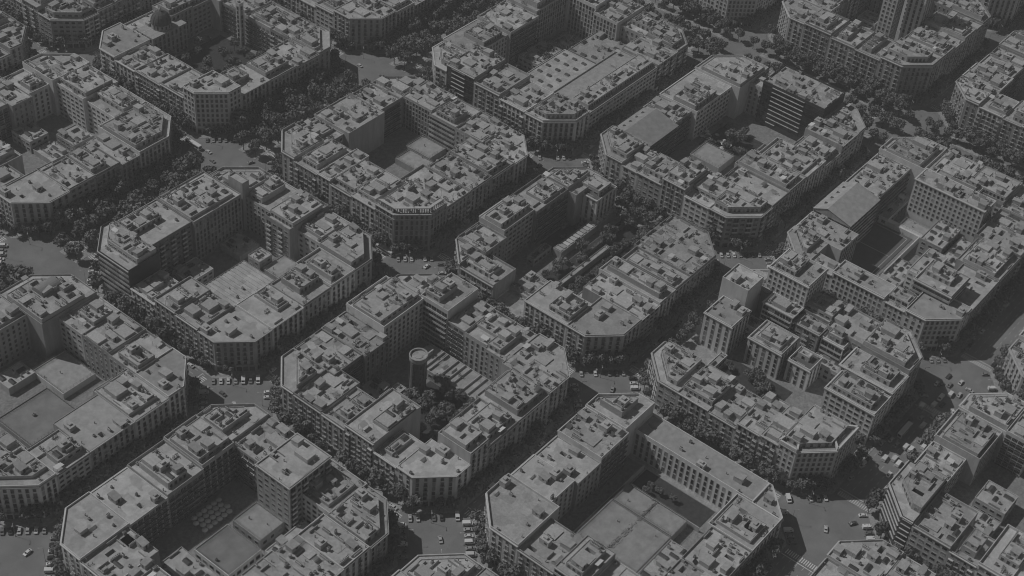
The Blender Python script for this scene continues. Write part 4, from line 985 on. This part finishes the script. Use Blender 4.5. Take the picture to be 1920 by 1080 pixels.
# a tree must not stand inside a building
def hm(x, y): return HM[int((x-GX0)/GS), int((y-GY0)/GS)]
TC = [t for t in TC if hm(t[0], t[1]) < 1 and hm(t[0]+1.2, t[1]) < 1 and hm(t[0], t[1]+1.2) < 1]
print('trees', len(TC))
def shown(t): return -((t[0]-CP[0])**2+(t[1]-CP[1])**2)
TC.sort(key=shown, reverse=True)
rt = random.Random(4)
for (x, y, label, group, s, q, name, _) in TC[:300]:
    r_ = obj(name, None, loc=(x, y, .14), rz=q*6.28, scale=(s, s, s)); tag(r_, label, 'tree', group)
    obj('trunk', TRUNK[int(q*100) % 3], r_); obj('crown', CROWN[int(q*997) % 5], r_, (0, 0, 7.0), scale=(1, 1, rt.uniform(.85, 1.15)))
if len(TC) > 300:
    b = MB(); src = [(np.array(c.vertices.foreach_get and [0])) for c in []]
    cv = []
    for c in CROWN:
        a = np.zeros(len(c.vertices)*3); c.vertices.foreach_get('co', a); cv.append(a.reshape(-1, 3))
    for (x, y, label, group, s, q, name, _) in TC[300:]:
        a = cv[int(q*997) % 5]; ang = q*6.28; ca, sa = math.cos(ang), math.sin(ang)
        pts = [((p[0]*ca-p[1]*sa)*s+x, (p[0]*sa+p[1]*ca)*s+y, (p[2]+7)*s+.14) for p in a]
        for k in range(0, len(pts), 4): b.quad(*pts[k:k+4])
        b.cyl(x, y, 0, 6*s, .22*s, .15*s, n=6, m=1, cap=False)
    o = obj('distant_trees', b.mesh('distant_trees', [MLEAF, MTRUNK])); o['kind'] = 'stuff'; tag(o, 'rows of leafy street trees lining the farther streets and avenues', 'trees')
# palm
t = obj('palm_tree', None, loc=(-32, 109.5, 0)); tag(t, 'single palm tree beside the striped courtyard hall', 'tree')
b = MB(); b.cyl(0,0,0,9,.28,.2,n=8,cap=False); obj('trunk', b.mesh('trunk', MTRUNK), t)
b = MB()
for k in range(22):
    a = k*2.399; l = 2.8; el = .9-(k/22)*1.3; px, py, pz = 0, 0, 9
    for q in range(5):
        e = el-q*.35; nx_, ny_, nz = px+math.cos(a)*math.cos(e)*l/5, py+math.sin(a)*math.cos(e)*l/5, pz+math.sin(e)*l/5; w = .35*(1-q/6)
        b.quad((px-w*math.sin(a),py+w*math.cos(a),pz),(px+w*math.sin(a),py-w*math.cos(a),pz),(nx_+w*.8*math.sin(a),ny_-w*.8*math.cos(a),nz),(nx_-w*.8*math.sin(a),ny_+w*.8*math.cos(a),nz)); px, py, pz = nx_, ny_, nz
obj('crown', b.mesh('crown', MLEAF), t)

# ------------------------------------------------------------------ vehicles
def car_meshes(kind):
    b = MB(); g = MB(); w = MB()
    if kind == 'car':
        P = [(-2.1,.35),(-2.15,.8),(-1.3,.95),(-.7,1.42),(.9,1.45),(1.7,.98),(2.1,.85),(2.1,.35)]; W = .85; L = 2.1
        pan = [(-1.25,.97,-.72,1.38),(.92,1.4,1.62,1.0)]
    elif kind == 'van':
        P = [(-2.4,.35),(-2.45,1.0),(-1.9,1.15),(-1.35,2.0),(2.4,2.05),(2.4,.35)]; W = .98; pan = [(-1.85,1.2,-1.4,1.95)]
    else:
        P = [(-5.8,.35),(-5.9,2.9),(-5.7,3.1),(5.8,3.1),(5.9,2.9),(5.9,.35)]; W = 1.25; pan = [(-5.92,1.3,-5.9,2.6)]
    n = len(P); T = lambda z: W*(.8 if z > 1.3 and kind == 'car' else 1)
    for i in range(n):
        (x0, z0), (x1, z1) = P[i], P[(i+1) % n]; b.quad((x0,-T(z0),z0),(x1,-T(z1),z1),(x1,T(z1),z1),(x0,T(z0),z0))
    for s in (-1, 1):
        k = len(b.v); b.v += [(x, s*T(z), z) for x, z in P]; b.f.append(tuple(range(k, k+n))); b.m.append(0)
    for (x0, z0, x1, z1) in pan: g.quad((x0-.03*(1 if x1 > x0 and z1 > z0 else -1),-W*.75,z0+.03),(x1,-W*.72,z1+.03),(x1,W*.72,z1+.03),(x0,W*.75,z0+.03))
    zs = {'car':(1.0,1.36,-.95,1.2),'van':(1.25,1.8,-1.4,-.3),'bus':(1.3,2.5,-5.6,5.6)}[kind]
    for s in (-1, 1): g.quad((zs[2],s*(W+.012),zs[0]),(zs[3],s*(W+.012),zs[0]),(zs[3]-.3,s*(T(1.4)+.012 if kind == 'car' else W+.012),zs[1]),(zs[2]+.3,s*(T(1.4)+.012 if kind == 'car' else W+.012),zs[1]))
    r = .33 if kind != 'bus' else .48
    for x in ((-1.3, 1.3) if kind == 'car' else (-1.55, 1.5) if kind == 'van' else (-3.6, 3.4)):
        for s in (-1, 1):
            A = [(x+r*math.cos(k*math.pi/5), r+r*math.sin(k*math.pi/5)) for k in range(10)]
            for k in range(10):
                a, c = A[k], A[(k+1) % 10]; w.quad((a[0],s*(W-.2),a[1]),(c[0],s*(W-.2),c[1]),(c[0],s*(W+.02),c[1]),(a[0],s*(W+.02),a[1]))
            k0 = len(w.v); w.v += [(a[0], s*(W+.02), a[1]) for a in A]; w.f.append(tuple(range(k0, k0+10))); w.m.append(0)
    return b.mesh('body', MCAR if kind == 'car' else MVAN), g.mesh('windows', MGLASS), w.mesh('wheels', MTYRE)
VM = {k: car_meshes(k) for k in ('car', 'van', 'bus')}
CC = []
def car(x, y, a, label, group, kind='car', name='car', force=False): CC.append((x, y, a, label, group, kind, name, force))
rc = random.Random(21)
for (i, j), nm in BN.items():
    u0, u1 = U[i]; v0, v1 = V[j]
    for sd in 'ABCD':
        L0, L1 = (v0+20, v1-20) if sd in 'AC' else (u0+20, u1-20); p = L0
        while p < L1:
            x, y, a = {'A':(u0-6,p,math.pi/2),'B':(p,v0-6,0),'C':(u1+6,p,math.pi/2),'D':(p,v1+6,0)}[sd]
            if rc.random() < .6: car(x, y, a+(math.pi if rc.random() < .5 else 0), 'small car parked along the %s of the %s' % (SIDN[sd], nm), 'cars parked along the %s of the %s' % (SIDN[sd], nm), 'van' if rc.random() < .15 else 'car', 'parked_car')
            p += rc.uniform(5.2, 7.5)
    for (sx_, sy_, cn) in ((0,0,'near'),(1,0,'right'),(1,1,'back'),(0,1,'left')):    # angled parking in front of the chamfers
        if rc.random() < .1: continue
        for k in range(7):
            if rc.random() < .18: continue
            t = (k+.5)/7; ca = CH+4; x = (u0-8.2+ca*t+1) if not sx_ else (u1+8.2-ca*t-1); y = (v0-8.2+ca*(1-t)+1) if not sy_ else (v1+8.2-ca*(1-t)-1)
            car(x, y, {(0,0):.785,(1,0):2.356,(1,1):.785,(0,1):2.356}[(sx_, sy_)], 'car parked nose in by the %s chamfer of the %s' % (cn, nm), 'cars parked by the %s chamfer of the %s' % (cn, nm), 'van' if rc.random() < .2 else 'car', 'parked_car')
for (a, c) in RU:
    for (e, f) in RV:
        if not in_frame(((a+c)/2, (e+f)/2, 0)): continue
        who = [n_ for (i, j), n_ in BN.items() if abs(U[i][0]-c) < 1 and abs(V[j][0]-f) < 1]
        if not who: continue
        for k in range(rc.choice([2, 3, 4, 5])):
            if rc.random() < .5: x, y, an = a+5+rc.random()*(c-a-10), e-14+rc.random()*(f-e+28), math.pi/2
            else: x, y, an = a-14+rc.random()*(c-a+28), e+5+rc.random()*(f-e-10), 0
            if any(abs(x-q[0]) < 5 and abs(y-q[1]) < 5 for q in CC): continue
            car(x, y, an+rc.uniform(-.12, .12), 'car driving over the junction at the near chamfer of the %s' % who[0], 'cars on the junction by the %s' % who[0], 'van' if rc.random() < .2 else 'car', 'car', False)
# traffic waiting on the wide street at lower right
for lane, y in enumerate((-205.5, -202, -198.5, -195, -191)):
    x = 116+rc.uniform(0, 14)
    while x < 205:
        car(x, y+rc.uniform(-.4, .4), math.pi+rc.uniform(-.05, .05), 'vehicle in the dense queue on the wide street beside the villa and tower block', 'traffic queue on the wide street', 'van' if rc.random() < .3 else 'car', 'queued_car'); x += rc.uniform(6.5, 14)
for (x, y, a, l, k) in ((66,-196,.5,'dark car turning on the big sunlit crossing at lower right','car'),(78,-204,2.6,'black car beside the plaza trees on the sunlit crossing','car'),(-66,65,1.2,'pale car waiting on the crossing above the parasol courtyard block','car'),
        (66,62,.3,'single white car crossing the junction above the round tower block','car'),(196,80,.2,'light car turning at the junction below the skylit hall block','car'),(72,-66,.4,'pale car on the crossing right of the round tower block','car'),(-62,-66,.9,'white car crossing the junction at the bottom of the picture','car'),
        (72,199,.3,'taxi on the sunlit junction below the penthouse corner block','car'),(78,204,2.8,'second car on the sunlit junction below the square-topped corner','car')):
    car(x, y, a, l, None, k, 'car', True)
for (x, y, a, l) in ((72.5,92,math.pi/2,'white bus standing beside the white corniced corner building'),(150,-193,0,'long pale bus in the traffic queue on the wide street'),(66,240,math.pi/2,'pale bus in the street beside the square-topped corner'),(66,262,math.pi/2,'second pale bus farther up the street from the square-topped corner'),(384,60,math.pi/2,'long pale bus on the broad avenue at upper right')):
    car(x, y, a, l, None, 'bus', 'bus', True)
vis = visible([(c[0], c[1], 1.5) for c in CC])
CC = [c for c, v in zip(CC, vis) if v and hm(c[0], c[1]) < 1]
CC.sort(key=lambda c: not c[7]); ok_ = []
for c in CC:
    if all(math.hypot(c[0]-q[0], c[1]-q[1]) > (8.5 if 'bus' in (c[5], q[5]) else 4.6 if abs(math.sin(c[2]-q[2])) > .3 or abs(math.cos(c[2])*(c[1]-q[1])-math.sin(c[2])*(c[0]-q[0])) < 1.9 else 2.2) for q in ok_): ok_.append(c)
CC = ok_
CC.sort(key=lambda c: (not c[7], (c[0]-CP[0])**2+(c[1]-CP[1])**2)); print('vehicles', len(CC))
for (x, y, a, label, group, kind, name, _) in CC[:300]:
    t = obj({'van':'van','bus':'bus'}.get(kind, name), None, loc=(x, y, .006), rz=a)
    if kind == 'van': label = label.replace('small car', 'white van').replace('car parked', 'white van parked').replace('car driving', 'white van driving'); group = group.replace('cars', 'vans') if group else None
    tag(t, label, {'car':'car','van':'van','bus':'bus'}[kind], group)
    m = VM[kind]; obj('body', m[0], t); obj('windows', m[1], t); obj('wheels', m[2], t)

# ------------------------------------------------------------------ street lamps
b = MB(); b.cyl(0,0,0,.5,.2,n=8); b.cyl(0,0,.5,9,.1,.06,n=6,cap=False); post = b.mesh('post', MMET)
b = MB(); b.box(-.05,0,8.9,.05,2.0,9.0,0,True); b.box(-.18,1.5,8.8,.18,2.3,8.95,0,True); arm = b.mesh('lamp_head', MTRIM)
rl = random.Random(3); LC = []
for (i, j), nm in BN.items():
    u0, u1 = U[i]; v0, v1 = V[j]
    for (x, y, a, cn) in ((u0-1,v0+1,2.356,'near'),(u1+1,v0+1,3.93,'right'),(u1+1,v1-1,-.785,'back'),(u0-1,v1-1,.785,'left')): LC.append((x, y, a, 'tall grey street lamp on the %s corner pavement of the %s' % (cn, nm)))
vis = visible([(c[0], c[1], 7) for c in LC])
for c, v in zip(LC, vis):
    if v:
        t = obj('street_lamp', None, loc=(c[0], c[1], .14), rz=c[2]); tag(t, c[3], 'street lamp', 'street lamps on the corner pavements'); obj('post', post, t); obj('lamp_head', arm, t)
